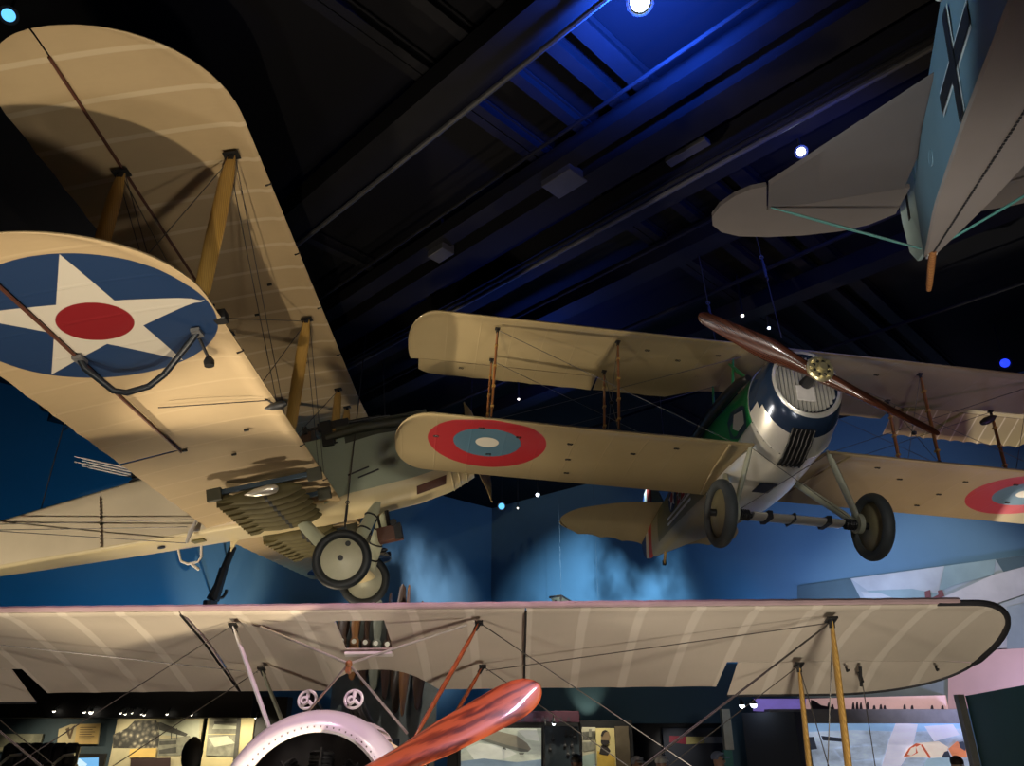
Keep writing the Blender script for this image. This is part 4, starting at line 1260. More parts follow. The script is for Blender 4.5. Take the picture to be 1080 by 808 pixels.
a = loc2w(dh, (.30, .10, -.58)); cable(a, atz(404, 380, CEIL), .008, 'hanging cable behind the wheel cable, down to the dark top of the engine')
a = loc2w(dh, (-4.6, 0, -.9)); cable(a, (a.x, a.y, CEIL), .008, 'hanging cable at far left down to the cream tail')
for xx in (1.5, 3.6):
    a = loc2w(fo, (xx, 0, ft(xx) + .115)); cable(a, (a.x, a.y, CEIL), .006, 'hanging cable on the grey fighter, ' + ('near its black cross' if xx < 2 else 'forward of its black cross'))

# ---- mural on the right wall: angular beams of light, a small aeroplane and a pink horizon
def onright(px, py, off=.02): return onplane(px, py, Cn - n1 * off, n1)
def flatart(name, facets, pf, parent=None, thick=None):
    """flat printed picture: coloured facets, one mesh"""
    bm = NB(); ms = []
    for i, (m, pts) in enumerate(facets):
        if m not in ms: ms.append(m)
        f = poly(bm, [pf(x, y, .0006 * i) for x, y in pts], ms.index(m))
    return obj(name, bm, ms, parent)
def art(name, c, var=.18, scale=1.4): return plain(name, c, .7, 0, var, scale)
mu = [art('mural_slate', (.045, .085, .10)), art('mural_grey', (.34, .36, .36)), art('mural_teal', (.19, .27, .27)), art('mural_pale', (.44, .42, .41)), art('mural_pink', (.66, .40, .36), .06), art('mural_mist', (.26, .30, .31)), art('mural_wine', (.14, .04, .04))]
def mp(x, y, o): return onright(x, y, .03 + o * 4)
mur = flatart('mural', [
    (mu[5], [(841, 617.8), (1150, 576.5), (1150, 745), (841, 752)]),
    (mu[0], [(841, 617.8), (897, 610.2), (922, 660), (841, 660)]),
    (mu[1], [(897, 610.2), (996, 597), (989, 626), (962, 621), (915, 623)]),
    (mu[2], [(915, 623), (962, 621), (989, 626), (978, 640), (932, 660)]),
    (mu[1], [(908, 624), (930, 626), (975, 644), (975, 670), (930, 660)]),
    (mu[2], [(996, 597), (1050, 590), (1048, 606), (1004, 618), (990, 625)]),
    (mu[0], [(1050, 590), (1150, 576.5), (1150, 590), (1060, 606)]),
    (mu[3], [(990, 632), (1048, 606), (1150, 580), (1150, 604), (1010, 650), (990, 650)]),
    (mu[1], [(1018, 650), (1150, 604), (1150, 640), (1040, 668)]),
    (mu[3], [(1040, 668), (1150, 632), (1150, 680), (1050, 684)]),
    (mu[5], [(1062, 640), (1150, 620), (1150, 660), (1062, 690)]),
    (mu[4], [(1000, 688), (1150, 680), (1150, 745), (1000, 748)]),
    (mu[6], [(975, 624), (981, 622), (983, 640), (977, 641)]),
    (mu[6], [(989, 623), (994, 622), (996, 629), (990, 631)]),
    (mu[6], [(972, 636), (990, 627), (992, 629), (975, 639)]),
], mp)
tag(mur, 'grey and teal mural of light beams with pink horizon on the right wall', 'mural')

# ---- gallery structures behind the foreground biplane (top edges about head height plus half a metre)
M['teal_panel'] = wallpaint('teal_partition', (.06, .20, .18))
M['edge_grey'] = plain('grey_panel_edge', (.40, .39, .35), .6)
M['navy'] = wallpaint('dark_navy_partition', (.03, .035, .05))
M['soffit'] = plain('black_soffit', (.008, .008, .011), .6)
def partition(name, a, b, z0, z1, th, m, lab, cat='partition'):
    a, b = Vector(a), Vector(b)
    d = (b - a); d.z = 0; n = Vector((-d.y, d.x, 0)).normalized()
    bm = NB(); prism(bm, [Vector((a.x, a.y, z0)), Vector((b.x, b.y, z0)), Vector((b.x, b.y, z1)), Vector((a.x, a.y, z1))], n * th)
    bevel(bm, .004, 1)
    return tag(obj(name, bm, m), lab, cat)
def boxat(px0, py0, px1, py1, Y, th, zbase=None):
    xm = (px0 + px1) / 2; ym = (py0 + py1) / 2
    x0, x1 = at(px0, ym, Y).x, at(px1, ym, Y).x
    z1, z0 = at(xm, py0, Y).z, at(xm, py1, Y).z
    if zbase is not None: z0 = zbase
    return x0, x1, z0, z1
def board(name, r, Y, th, m, lab=None, cat=None, parent=None, zbase=None, group=None, bev=.004):
    x0, x1, z0, z1 = boxat(*r, Y, th, zbase)
    bm = NB(); box(bm, ((x0 + x1) / 2, Y + th / 2, (z0 + z1) / 2), (x1 - x0, th, z1 - z0)); bevel(bm, bev, 1)
    o = obj(name, bm, m, parent)
    return tag(o, lab, cat, group) if lab else o
def picture(name, facets, Y, parent):
    return flatart(name, facets, lambda x, y, o: at(x, y, Y - .003 - o * 6), parent)

# right: slanting teal partition with a pale edge
pt = at(1011, 734, 12.2)
dr = Vector((sin(rad(17)), cos(rad(17)), 0))
tp = empty('partition', (0, 0, 0)); tag(tp, 'dark teal partition with pale grey edge at lower right', 'partition')
bm = NB(); q0 = Vector((pt.x + .10, pt.y, 0)); q1 = q0 - dr * 5.0
prism(bm, [Vector((q0.x, q0.y, 0)), Vector((q1.x, q1.y, 0)), Vector((q1.x, q1.y, pt.z)), Vector((q0.x, q0.y, pt.z))], (.2, .06, 0))
obj('panel', bm, M['teal_panel'], tp)
bm = NB(); prism(bm, [Vector((pt.x, pt.y + .02, 0)), Vector((pt.x + .10, pt.y + .02, 0)), Vector((pt.x + .10, pt.y + .02, pt.z + .02)), Vector((pt.x, pt.y + .02, pt.z + .02))], (.0, .12, 0))
obj('edge_trim', bm, M['edge_grey'], tp)
# self-glowing battle mural with its fascia and silhouette frieze
YS = 14.2
sc = empty('mural_wall', (0, 0, 0)); tag(sc, 'glowing snowy battlefield picture wall with pink silhouette frieze at lower right', 'display wall')
board('backing', (838, 752, 1034, 806), YS, .25, M['navy'], parent=sc, zbase=0)
board('fascia', (812, 748, 1016, 763), YS - .30, .28, plain('grey_fascia', (.30, .28, .29), .6), parent=sc)
def glowart(name, c, e, var=.25, scale=1.2):  # print that also emits its own colour
    t = NT(name)
    col = t.ramp(t.noise(scale, 7, .65, stretch=(1, 1, 2.2)), [(.32, tuple(x * (1 - var) for x in c)), (.66, tuple(min(1, x * (1 + var)) for x in c))])
    t.done(col, .6)
    t.l(col, t.b.inputs['Emission Color']); t.b.inputs['Emission Strength'].default_value = e
    return t.m
g_snow = glowart('glow_snow', (.42, .50, .64), .55, .45, 1.1); g_haze = glowart('glow_haze', (.62, .60, .74), .6, .15); g_sky = glowart('glow_sky', (.28, .46, .72), .6, .2)
g_cream = glowart('glow_cream', (.72, .60, .50), .6, .15); g_red = glowart('glow_red', (.50, .10, .05), .6, .3); g_skin = glowart('glow_orange', (.62, .20, .09), .6, .3); g_dark = glowart('glow_dark', (.05, .06, .09), .3, .3)
g_blue = glowart('glow_blue', (.30, .42, .52), .55, .2)
YP = YS - .02
picture('battle_picture', [
    (g_snow, [(843, 763), (1017, 759), (1031, 820), (847, 820)]),
    (g_sky, [(848, 763), (1017, 759), (1019, 768), (960, 772), (900, 770), (848, 772)]),
    (g_haze, [(945, 762), (968, 764), (962, 790), (950, 808), (930, 808), (938, 780)]),
    (g_haze, [(975, 766), (1005, 764), (1012, 775), (985, 782)]),
    (g_dark, [(846, 778), (858, 777), (862, 790), (848, 792)]),
    (g_dark, [(866, 776), (892, 779), (894, 783), (868, 781)]),
    (g_snow, [(880, 790), (925, 786), (930, 800), (890, 803)]),
    (g_cream, [(952, 799), (958, 789), (966, 784), (990, 782), (1000, 788), (996, 800), (975, 799)]),
    (g_red, [(953, 798), (959, 789), (966, 784), (972, 785), (966, 788), (968, 794), (962, 797), (956, 798)]),
    (g_cream, [(957, 796), (961, 789), (966, 787), (966, 794), (961, 797)]),
    (g_red, [(971, 786), (973, 785), (982, 799), (980, 800)]),
    (g_blue, [(975, 806), (978, 800), (990, 799), (1014, 799), (1014, 810), (975, 810)]),
    (g_dark, [(993, 799), (996, 793), (1000, 792), (1003, 799)]),
    (g_skin, [(1000, 790), (1009, 782), (1018, 785), (1020, 799), (1005, 799)]),
    (g_dark, [(1011, 783), (1016, 782), (1019, 787), (1018, 792), (1013, 789)]),
], YP, sc)
g_pink = glowart('frieze_pink', (.68, .42, .40), .45, .12); g_vio = glowart('frieze_violet_glow', (.22, .16, .55), .5, .2)  # violet stretch: blue-violet light put into the print's colour and glow
g_sil = plain('frieze_silhouette', (.05, .035, .05), .7)
YF = YS + .1
board('frieze_board', (796, 736, 1030, 752), YF, .08, M['navy'], parent=sc)
sil = []
for x, h in ((874, 7), (878, 5), (900, 7), (904, 8), (908, 7), (915, 8), (922, 4), (929, 5), (933, 4), (954, 5), (962, 4), (983, 4), (994, 4)):
    y0 = 748
    sil += [(g_sil, [(x - 1.6, y0), (x - 1.2, y0 - h * .7), (x - .6, y0 - h), (x + .8, y0 - h), (x + 1.2, y0 - h * .6), (x + 1.8, y0)])]
picture('frieze', [(g_pink, [(850, 737), (1012, 733), (1012, 753), (850, 753)]), (g_vio, [(794, 737), (850, 737), (850, 753), (794, 750)]), (g_sil, [(855, 738), (859, 739), (866, 744), (880, 746.5), (880, 748.5), (855, 748.5)])] + sil, YF - .02, sc)
# dark angled box
partition('partition', at(782, 752, 13.4), at(838, 756, 12.6), 0, at(782, 752, 13.4).z, .3, M['navy'], 'dark grey angled partition left of the snowy battlefield picture')
# centre: blue header wall with dark doorway, posts
hw = empty('portal_wall', (0, 0, 0)); tag(hw, 'blue header wall over a dark doorway, low centre', 'partition')
board('header', (545, 700, 792, 763), 15.2, .3, M['wall_blue'], parent=hw)
board('jamb', (648, 762, 664, 806), 15.18, .32, plain('tan_jamb', (.12, .10, .07), .7), parent=hw, zbase=0)
board('jamb', (770, 762, 792, 806), 15.18, .32, M['wall_blue'], parent=hw, zbase=0)
board('dark_back', (640, 755, 800, 806), 16.0, .1, M['soffit'], parent=hw, zbase=0)
rb = empty('ribbon_panel', (0, 0, 0)); tag(rb, 'dark panel with red, yellow and grey ribbon bars inside the doorway', 'exhibit panel')
board('backing', (700, 768, 768, 806), 15.75, .05, M['navy'], parent=rb, zbase=0)
fr = plain('ribbon_red', (.22, .01, .03), .6); fy = plain('ribbon_yellow', (.42, .36, .14), .6); fg = plain('ribbon_grey', (.22, .24, .26), .6)
picture('ribbon', [(fr, [(706, 776), (724, 777), (724, 785), (706, 783)]), (fy, [(724, 777), (743, 777), (743, 784), (724, 785)]), (fg, [(743, 777), (767, 777), (767, 784), (743, 784)])], 15.75, rb)
ps = empty('display_post', (0, 0, 0)); tag(ps, 'pale upright post at the right of the doorway, dark foot', 'post')
board('upper_post', (763, 748, 772, 791), 13.6, .14, plain('pale_post', (.42, .41, .36), .6), parent=ps)
board('foot', (764, 791, 773, 806), 13.62, .12, M['teal_panel'], parent=ps, zbase=0)

# centre: glazed case with airship picture, medals, papers and a portrait
YC = 13.2
case = empty('exhibit_case', (0, 0, 0)); tag(case, 'dark exhibit case holding a lit airship picture, low centre', 'display case')
board('backing', (472, 760, 668, 806), YC + .35, .15, M['soffit'], parent=case, zbase=0)
g_cloud = glowart('airship_sky', (.52, .54, .44), .32, .35, 1.3); g_ship = glowart('airship_grey', (.26, .23, .17), .28, .2); g_shd = glowart('airship_shade', (.16, .16, .13), .25, .2); g_ln = glowart('airship_land', (.22, .30, .38), .3, .3); g_wh = glowart('airship_cloud', (.72, .72, .62), .35, .15)
YA = YC + .3
board('picture_frame', (483, 765, 573, 812), YA + .0, .04, M['black'], parent=case)
picture('airship_picture', [
    (g_cloud, [(486, 768), (571, 768), (571, 812), (486, 812)]),
    (g_wh, [(492, 790), (505, 784), (530, 786), (545, 795), (530, 801), (500, 801)]),
    (g_wh, [(545, 770), (566, 769), (569, 782), (556, 780)]),
    (g_ln, [(486, 803), (510, 800), (545, 804), (571, 801), (571, 812), (486, 812)]),
    (g_ship, [(502, 772), (506, 770), (525, 771), (545, 776), (556, 784), (560, 790), (557, 793), (549, 792), (530, 786), (512, 780), (505, 780)]),
    (g_shd, [(505, 780), (512, 779), (535, 786), (557, 791), (557, 793), (549, 793), (530, 788), (512, 782)]),
    (g_ship, [(500, 768), (507, 768), (510, 776), (504, 777)]),
    (g_shd, [(530, 788), (533, 788), (534, 791), (530, 790)]), (g_shd, [(547, 794), (553, 794), (552, 796), (548, 796)]),
], YA - .0, case)
board('purple_fascia', (538, 750, 611, 762), YC - .02, .06, plain('wine_fascia', (.07, .02, .04), .6), parent=case)
picture('fascia_silhouettes', [(g_sil, [(x, 761), (x + .5, 757), (x + 2, 756), (x + 3, 757), (x + 3.4, 761)]) for x in (544, 550, 562, 571, 576, 581, 590, 598)], YC - .02, case)
cas2 = empty('medal_case', (0, 0, 0)); tag(cas2, 'dark glass medal case between airship picture and paper panels', 'display case')
board('backing', (574, 766, 612, 806), YC + .2, .1, plain('medal_board', (.035, .05, .065), .5), parent=cas2, zbase=0)
for i, (x, y) in enumerate(((597, 776), (602, 776), (606, 778), (596, 787), (603, 787), (599, 796), (604, 795), (583, 780), (580, 791))):
    p = at(x, y, YC + .19)
    bm = NB(); lathe(bm, [(0, .025), (.012, .03), (.02, .012)], p, (0, -1, 0), 10); box(bm, p + Vector((0, 0, .055)), (.03, .008, .06))
    obj('medal', bm, M['pipe'], cas2)
bm = NB()
for x in (574, 612): 
    p = at(x, 780, YC + .1); box(bm, (p.x, YC + .1, 1.1), (.03, .03, 2.1))
obj('frame', bm, M['black'], cas2)
pp = empty('paper_panel', (0, 0, 0)); tag(pp, 'narrow pale panel with a photograph, left of the yellow portrait', 'exhibit panel')
board('board', (614, 767, 629, 806), YC + .15, .05, plain('pale_paper', (.52, .50, .38), .7), parent=pp, zbase=0)
g_ph = plain('photo_grey', (.10, .10, .085), .7, 0, .4, 14); g_ph2 = plain('photo_mid', (.22, .22, .18), .7, 0, .4, 10); g_teal = plain('photo_teal', (.30, .40, .38), .7)
picture('photograph', [(g_ph, [(614.5, 772), (628, 771), (628, 780), (614.5, 781)]), (g_ph2, [(614.5, 783), (628, 782), (628, 791), (614.5, 793)]), (g_teal, [(614.5, 797), (628, 794), (628, 810), (614.5, 810)]), (g_ph2, [(621, 769), (624, 769), (624, 777), (621, 777)])], YC + .15, pp)
po = empty('portrait_panel', (0, 0, 0)); tag(po, 'yellow panel with a portrait of a person in a dark suit', 'exhibit panel')
yl = plain('portrait_cream', (.66, .56, .26), .7, 0, .06); yl2 = plain('portrait_yellow', (.60, .40, .07), .7)
board('board', (629, 768, 649, 806), YC + .05, .06, yl, parent=po, zbase=0)
hd = plain('portrait_skin', (.26, .18, .10), .7); hr = plain('portrait_dark', (.025, .02, .02), .7)
picture('portrait', [(yl2, [(630, 792), (648.5, 797), (649, 812), (630, 812)]),
    (hr, [(632, 795), (634, 787), (637, 785), (641, 788), (644, 792), (641, 797), (635, 796)]),
    (hd, [(634, 774), (636, 771), (639, 770.5), (642, 772), (643.5, 777), (642, 782), (638, 784), (634, 781)]),
    (hr, [(633.5, 776), (635, 771.5), (638, 770), (641, 771), (637.5, 773), (635.5, 777)]),
    (hr, [(633.5, 780.5), (642, 781), (643, 784), (638, 787), (634, 784.5)])], YC + .05, po)
tc = board('exhibit_column', (649.5, 766, 664, 806), YC + .3, .3, plain('tan_column', (.14, .11, .075), .7), 'tan column right of the yellow portrait panel', 'column', zbase=0)

# left: long case front with black soffit, printed panels, a screen
YL = 13.0
lc = empty('exhibit_wall', (0, 0, 0)); tag(lc, 'long black-topped exhibit wall behind the pink cowling, lower left', 'display wall')
board('soffit', (-60, 704, 268, 757), YL, 1.0, M['soffit'], parent=lc)
board('back_panel', (-60, 752, 290, 806), YL + .8, .12, plain('slate_backing', (.035, .06, .08), .7), parent=lc, zbase=0)
board('black_panel', (262, 735, 300, 806), YL + .4, .3, M['soffit'], parent=lc, zbase=0)
for i, (x, y, r) in enumerate(((58, 750, .022), (90, 751, .02), (97, 751, .032), (128, 752, .018), (133, 753, .018), (140, 752, .014), (150, 753, .014), (153, 754, .02), (177, 753, .02), (203, 754, .016), (270, 757, .016))):
    p = at(x, y, YL - .06)
    t = empty('downlight', p); tag(t, 'small bright downlight under the black exhibit soffit', 'spotlight', 'downlights under the black exhibit soffit')
    bm = NB(); lathe(bm, [(0, r * .4), (.05, r), (.07, r)], (0, -.02, .06), (0, -.3, -1), 12); tube(bm, [(0, 0, .04), (0, .06, .09)], .01, 6); obj('housing', bm, M['black'], t)
    bm = NB(); sphere(bm, (0, -.03, 0), r, (1, 1, 1.1), 10, 6); obj('bulb', bm, GLY, t, smooth=True)
for i, (x, y) in enumerate(((544, 747), (557, 747), (526, 759), (575, 764), (584, 763), (1, 0), (782, 744), (794, 743))):
    if x == 1: continue
    p = at(x, y, YC - .2)
    r = (.035, .045, .02, .015, .03, 0, .045, .055)[i]
    t = empty('downlight', p); tag(t, 'small white lamp ' + ('over the airship case' if x < 700 else 'beside the violet frieze'), 'spotlight', 'lamps over the airship case' if x < 700 else 'lamps beside the violet frieze')
    bm = NB(); lathe(bm, [(0, r * .5), (.06, r), (.09, r * .9)], (0, -.02, .07), (0, -.4, -1), 12); tube(bm, [(0, 0, .05), (0, .12, .10)], .008, 6); obj('housing', bm, M['black'], t)
    bm = NB(); sphere(bm, (0, -.04, 0), r, (1, 1, 1), 10, 6); obj('bulb', bm, GLW, t, smooth=True)
# printed panels standing in the left case
oc = plain('panel_ochre', (.58, .40, .15), .7, 0, .05); og = plain('panel_beige', (.44, .37, .22), .7); ink = plain('ink_brown', (.10, .06, .03), .7)
p1 = empty('text_panel', (0, 0, 0)); tag(p1, 'ochre and beige text panel on slate backing, far lower left', 'exhibit panel')
bm = NB(); prism(bm, [at(62, 769, YL + .7), at(75, 764, YL + .7), at(106, 763, YL + .7), at(103, 785, YL + .7), at(60, 785, YL + .7)], (0, .03, 0)); obj('board', bm, og, p1)
txt = [(oc, [(81, 764), (105.5, 763.5), (102.5, 785), (78.5, 785)]), (ink, [(69, 769), (73, 767), (73.5, 775), (76, 767), (79, 765), (74.5, 779), (72.5, 779)])]
for k_ in range(6): txt.append((ink, [(84.5 - .3 * k_, 767 + 2.4 * k_), (101 - .4 * k_ - (k_ % 2) * 3, 766.8 + 2.4 * k_), (101 - .4 * k_ - (k_ % 2) * 3, 767.5 + 2.4 * k_), (84.5 - .3 * k_, 767.7 + 2.4 * k_)]))
picture('printing', txt, YL + .7, p1)
p2 = empty('photo_panel', (0, 0, 0)); tag(p2, 'grey landscape photograph panel at the far lower left edge', 'exhibit panel')
board('board', (-40, 774, 43, 793), YL + .72, .04, plain('landscape_grey', (.20, .20, .15), .7, 0, .5, 5), parent=p2)
picture('photograph', [(plain('landscape_pale', (.50, .46, .30), .7), [(-40, 789), (43, 787), (41, 790), (-40, 793)])], YL + .72, p2)
p3 = empty('screen', (0, 0, 0)); tag(p3, 'glowing blue screen in a black frame, lower left', 'screen')
board('frame', (68, 795, 108, 830), YL + .4, .06, M['black'], parent=p3)
picture('image', [(emit('screen_blue', (.20, .55, .95), .9), [(71, 800), (104, 799), (103, 826), (72, 826)]), (emit('screen_pale', (.65, .88, 1.0), 1.0), [(74, 802), (84, 800), (92, 806), (88, 812), (76, 810)])], YL + .4, p3)
p4 = empty('crowd_photo_panel', (0, 0, 0)); tag(p4, 'large black-and-white panel with a crowd beside a biplane wing', 'exhibit panel')
board('board', (119, 758, 211, 808), YL + .5, .08, plain('panel_cream', (.48, .43, .28), .7, 0, .08), parent=p4, zbase=0)
crw = NT('crowd_print')
vo = crw.n('ShaderNodeTexVoronoi'); vo.inputs['Scale'].default_value = 13; crw.l(crw.obj(), vo.inputs['Vector'])
crowd = crw.done(crw.ramp(crw.math('ADD', crw.math('MULTIPLY', vo.outputs['Distance'], .8), crw.math('MULTIPLY', crw.noise(18), .45)), [(.32, (.42, .38, .28)), (.5, (.12, .11, .09)), (.75, (.03, .03, .028))]), .7)
pg = plain('print_pale', (.46, .48, .38), .7); pd = plain('print_dark', (.06, .06, .055), .7, 0, .4, 8); pm = plain('print_mid', (.20, .20, .16), .7, 0, .4, 8)
am = glowart('amber_label', (.62, .42, .12), .1, .1)
picture('photograph', [(pg, [(168, 760), (211, 760), (210, 779), (168, 775)]), (crowd, [(119, 775), (134, 768), (142, 760), (165, 760), (168, 772), (168, 789), (119, 789)]),
    (pd, [(166, 762), (170, 762), (198, 774), (196, 777), (168, 770)]), (pm, [(168, 780), (200, 776), (206, 786), (200, 797), (166, 797)]), (pd, [(168, 782), (186, 781), (186, 785), (168, 786)]), (pd, [(168, 791), (186, 788), (186, 794), (168, 795)]), (pd, [(180, 766), (181, 766), (181, 780), (180, 780)]), (pd, [(186, 768), (187, 768), (187, 780), (186, 780)]),
    (am, [(137, 790), (165, 789), (164, 799), (136, 799)]), (plain('dark_maroon', (.03, .012, .012), .6), [(138, 800), (180, 799), (179, 820), (136, 820)])], YL + .5, p4)
p5 = empty('photo_panel', (0, 0, 0)); tag(p5, 'cream panel with aircraft and field photographs beside the pink cowling', 'exhibit panel')
board('board', (216, 749, 266, 808), YL + .35, .08, plain('panel_warm_cream', (.52, .45, .25), .7, 0, .06), parent=p5, zbase=0)
picture('photograph', [(pm, [(222, 751), (254, 751), (252, 774), (219, 774)]), (pd, [(224, 754), (236, 755), (236, 758), (223, 758)]), (pd, [(226, 761), (253, 760), (253, 763), (226, 764)]), (pg, [(226, 764), (250, 766), (250, 769), (224, 769)]),
    (pm, [(219, 775), (251, 775), (250, 798), (217, 797)]), (pg, [(220, 778), (240, 776), (248, 784), (226, 788)]), (pd, [(251, 750), (255, 750), (250, 808), (245, 808)])], YL + .35, p5)
# dark museum objects at the far left: dress form and equipment
fm = empty('standing_propeller', (0, 0, 0)); tag(fm, 'black upright propeller blade standing before the crowd photograph', 'propeller')
p = at(205, 780, 11.6); bm = NB()
zt = at(205, 777, 11.6).z; loops = []
for t_, w in ((0, .02), (.03, .07), (.10, .125), (.20, .15), (.32, .14), (.42, .10), (.5, .075), (.8, .07), (1.4, .07), (1.9, .12)):
    z = zt - t_ * .95
    if z < .02: z = .02
    loops.append([Vector((p.x + w * cos(2 * PI * k_ / 16), p.y + .4 * w * sin(2 * PI * k_ / 16), z)) for k_ in range(16)])
loft(bm, loops); obj('blade', bm, M['black'], fm, smooth=True)
en = empty('museum_engine', (0, 0, 0)); tag(en, 'dark engine with curved pale pipes at the lower left corner', 'engine')
bm = NB()
c = at(40, 815, 11.9)
lathe(bm, [(-.5, .1), (-.45, .30), (.45, .30), (.5, .1)], (c.x, c.y, c.z - .15), (1, 0, 0), 20)
for k_ in range(6): lathe(bm, [(0, .09), (.04, .11), (.25, .11), (.3, .06)], (c.x - .42 + .17 * k_, c.y - .05, c.z + .08), (0, 0, 1), 12)
box(bm, (c.x, c.y, (c.z - .4) / 2), (.8, .4, max(.1, c.z - .4)))
obj('engine_block', bm, M['gun'], en)
for dx in (-.32, .42):
    bm = NB(); tube(bm, [(c.x + dx - .1, c.y - .3, c.z - .1), (c.x + dx - .06, c.y - .3, c.z + .12), (c.x + dx + .05, c.y - .3, c.z + .22), (c.x + dx + .2, c.y - .3, c.z + .24)], .022, 8); obj('pipe', bm, M['alu'], en, smooth=True)

# ---- row of upright wooden propellers on a grey rack, seen over and through the foreground wing
rk = board('propeller_rack', (352, 640, 462, 770), 15.6, .12, plain('grey_rack', (.20, .22, .21), .6), 'grey display board behind the row of upright propellers', 'display board', zbase=0)
for i, (x, ytop, hubpx, m, L, tw_) in enumerate(((361, 640, 676, 'wood_dark', 1.25, 20), (374, 638, 677, 'wood_mid', 1.25, 40), (386, 634, 678, 'wood_dark', 1.25, 60), (397, 632, 679, 'wood_grey', 1.3, 35), (409, 625, 680, 'wood_dark', 1.35, 65), (421, 616, 682, 'wood_dark', 1.42, 25), (428, 617, 684, 'wood_mid', 1.42, 70), (443, 634, 690, 'wood_dark', 1.3, 50))):
    Yb = 14.95 if i == 6 else 15.25
    h = at(x, hubpx, Yb); zt = at(x, ytop, Yb).z
    e = empty('wooden_propeller', h); tag(e, ['dark propeller at the left end of the row, behind the wing window', 'red-brown propeller with round hub seen in the wing window', 'thin dark propeller edge-on between brown and grey hubs', 'grey propeller with pale hub seen in the wing window', 'dark propeller right of the grey-hubbed one', 'tall dark propeller reaching above the foreground wing', 'brown propeller reaching above the foreground wing beside the tall dark one', 'short dark propeller at the right end of the row'][i], 'propeller', 'upright propellers in a row')
    R_ = zt - h.z
    bm = NB()
    for sgn_ in (1, -1):
        loops = []
        for q_ in range(22):
            t_ = q_ / 21; r = R_ * t_
            w = (.075 + .055 * sin(PI * min(1, t_ * 1.15)) ** 1.2) * (1 if t_ < .88 else max(.12, math.sqrt(max(0, 1 - ((t_ - .88) / .12) ** 2))))
            a = rad(tw_) + rad(50 - 45 * t_) * sgn_ * .6
            u = Vector((cos(a), sin(a), 0)); v = Vector((-sin(a), cos(a), 0))
            loops.append([u * (w * cos(2 * PI * k_ / 12)) + v * (max(.012, .055 * (1 - t_)) * sin(2 * PI * k_ / 12)) + Vector((0, 0, r * sgn_)) for k_ in range(12)])
        loft(bm, loops)
    obj('blades', bm, M[m], e, smooth=True)
    bm = NB(); lathe(bm, [(-.07, .085), (.05, .09), (.075, .07), (.075, .03), (.06, .02)], (0, 0, 0), (0, -1, 0), 20)
    hb_ = obj('hub', bm, M[m], e, smooth=True)
    bm = NB(); lathe(bm, [(.074, .045), (.085, .045), (.085, .02)], (0, 0, 0), (0, -1, 0), 16); obj('hub_plate', bm, M['alu'], hb_)
    bm = NB(); tube(bm, [(0, .05, 0), (0, 15.6 - Yb, 0)], .025, 8); obj('hanger', bm, M['black'], e)

# ---- wall-mounted gun with a curved grip, left
def onleft(px, py, off): return onplane(px, py, Cn - n2 * off, n2)
gm = empty('machine_gun', (0, 0, 0)); tag(gm, 'slim dark machine gun with curved grip hung on the left wall', 'gun')
off = .75
q = lambda x, y: onleft(x, y, off)
bm = NB(); tube(bm, [q(246, 577), q(236, 601)], .075, 12); obj('barrel', bm, M['black'], gm, smooth=True)
bm = NB()
tube(bm, [q(236, 600), q(226, 634)], .10, 8); tube(bm, [q(232, 612), q(221, 632)], .07, 8); tube(bm, [q(235, 608), q(230, 632)], .03, 6); obj('receiver', bm, M['gun'], gm)
bm = NB(); tube(bm, [q(221, 634), q(218, 650)], .12, 10); tube(bm, [q(228, 628), q(224, 648)], .06, 8); obj('stock', bm, M['black'], gm)
bm = NB(); tube(bm, [q(226, 626), q(230, 631), q(235, 630), q(238, 626), q(239, 622)], .035, 8); obj('grip', bm, M['gun'], gm, smooth=True)
bm = NB()
for x, y in ((240, 592), (224, 632)): tube(bm, [onleft(x, y, .0), q(x, y)], .02, 6)
obj('bracket', bm, M['gun'], gm)

# ---- small brown wing of a distant aircraft showing above the foreground wing
sw = empty('small_wing_model', (0, 0, 0)); tag(sw, 'small brown ribbed wing of a distant glider against the blue wall', 'airplane')
Yw = 17.0
a0, a1, b1, b0 = at(580, 630, Yw), at(592, 628.5, Yw + .4), at(632, 652, Yw + 1.6), at(596, 660, Yw + .2)
bm = NB(); prism(bm, [a0, a1, b1, at(640, 668, Yw + 1.6), at(600, 660, Yw)], (0, .03, .03)); obj('fabric', bm, plain('aged_brown_fabric', (.28, .20, .11), .7, 0, .3, 5), sw)
bm = NB()
for t_ in (.0, .33, .66, 1):
    p = a1.lerp(b1, t_); tube(bm, [p + Vector((0, -.1, 0)), p + Vector((-.15, -.12, -.65))], .03, 6)
tube(bm, [a0, a1, b1], .025, 6); obj('ribs', bm, M['wood_dark'], sw)
bm = NB(); tube(bm, [at(586, 633, Yw), at(586, 633, Yw) - Vector((0, 0, 1.6))], .03, 6); obj('strut', bm, M['wood_dark'], sw)
bm = NB(); tube(bm, [b1 + Vector((0, 0, .02)), Vector((b1.x, b1.y, CEIL))], .002, 5); obj('hanging_wire', bm, M['black'], sw)
bm = NB(); tube(bm, [a1 + Vector((0, 0, .02)), Vector((a1.x, a1.y, CEIL))], .002, 5); obj('hanging_wire', bm, M['black'], sw)
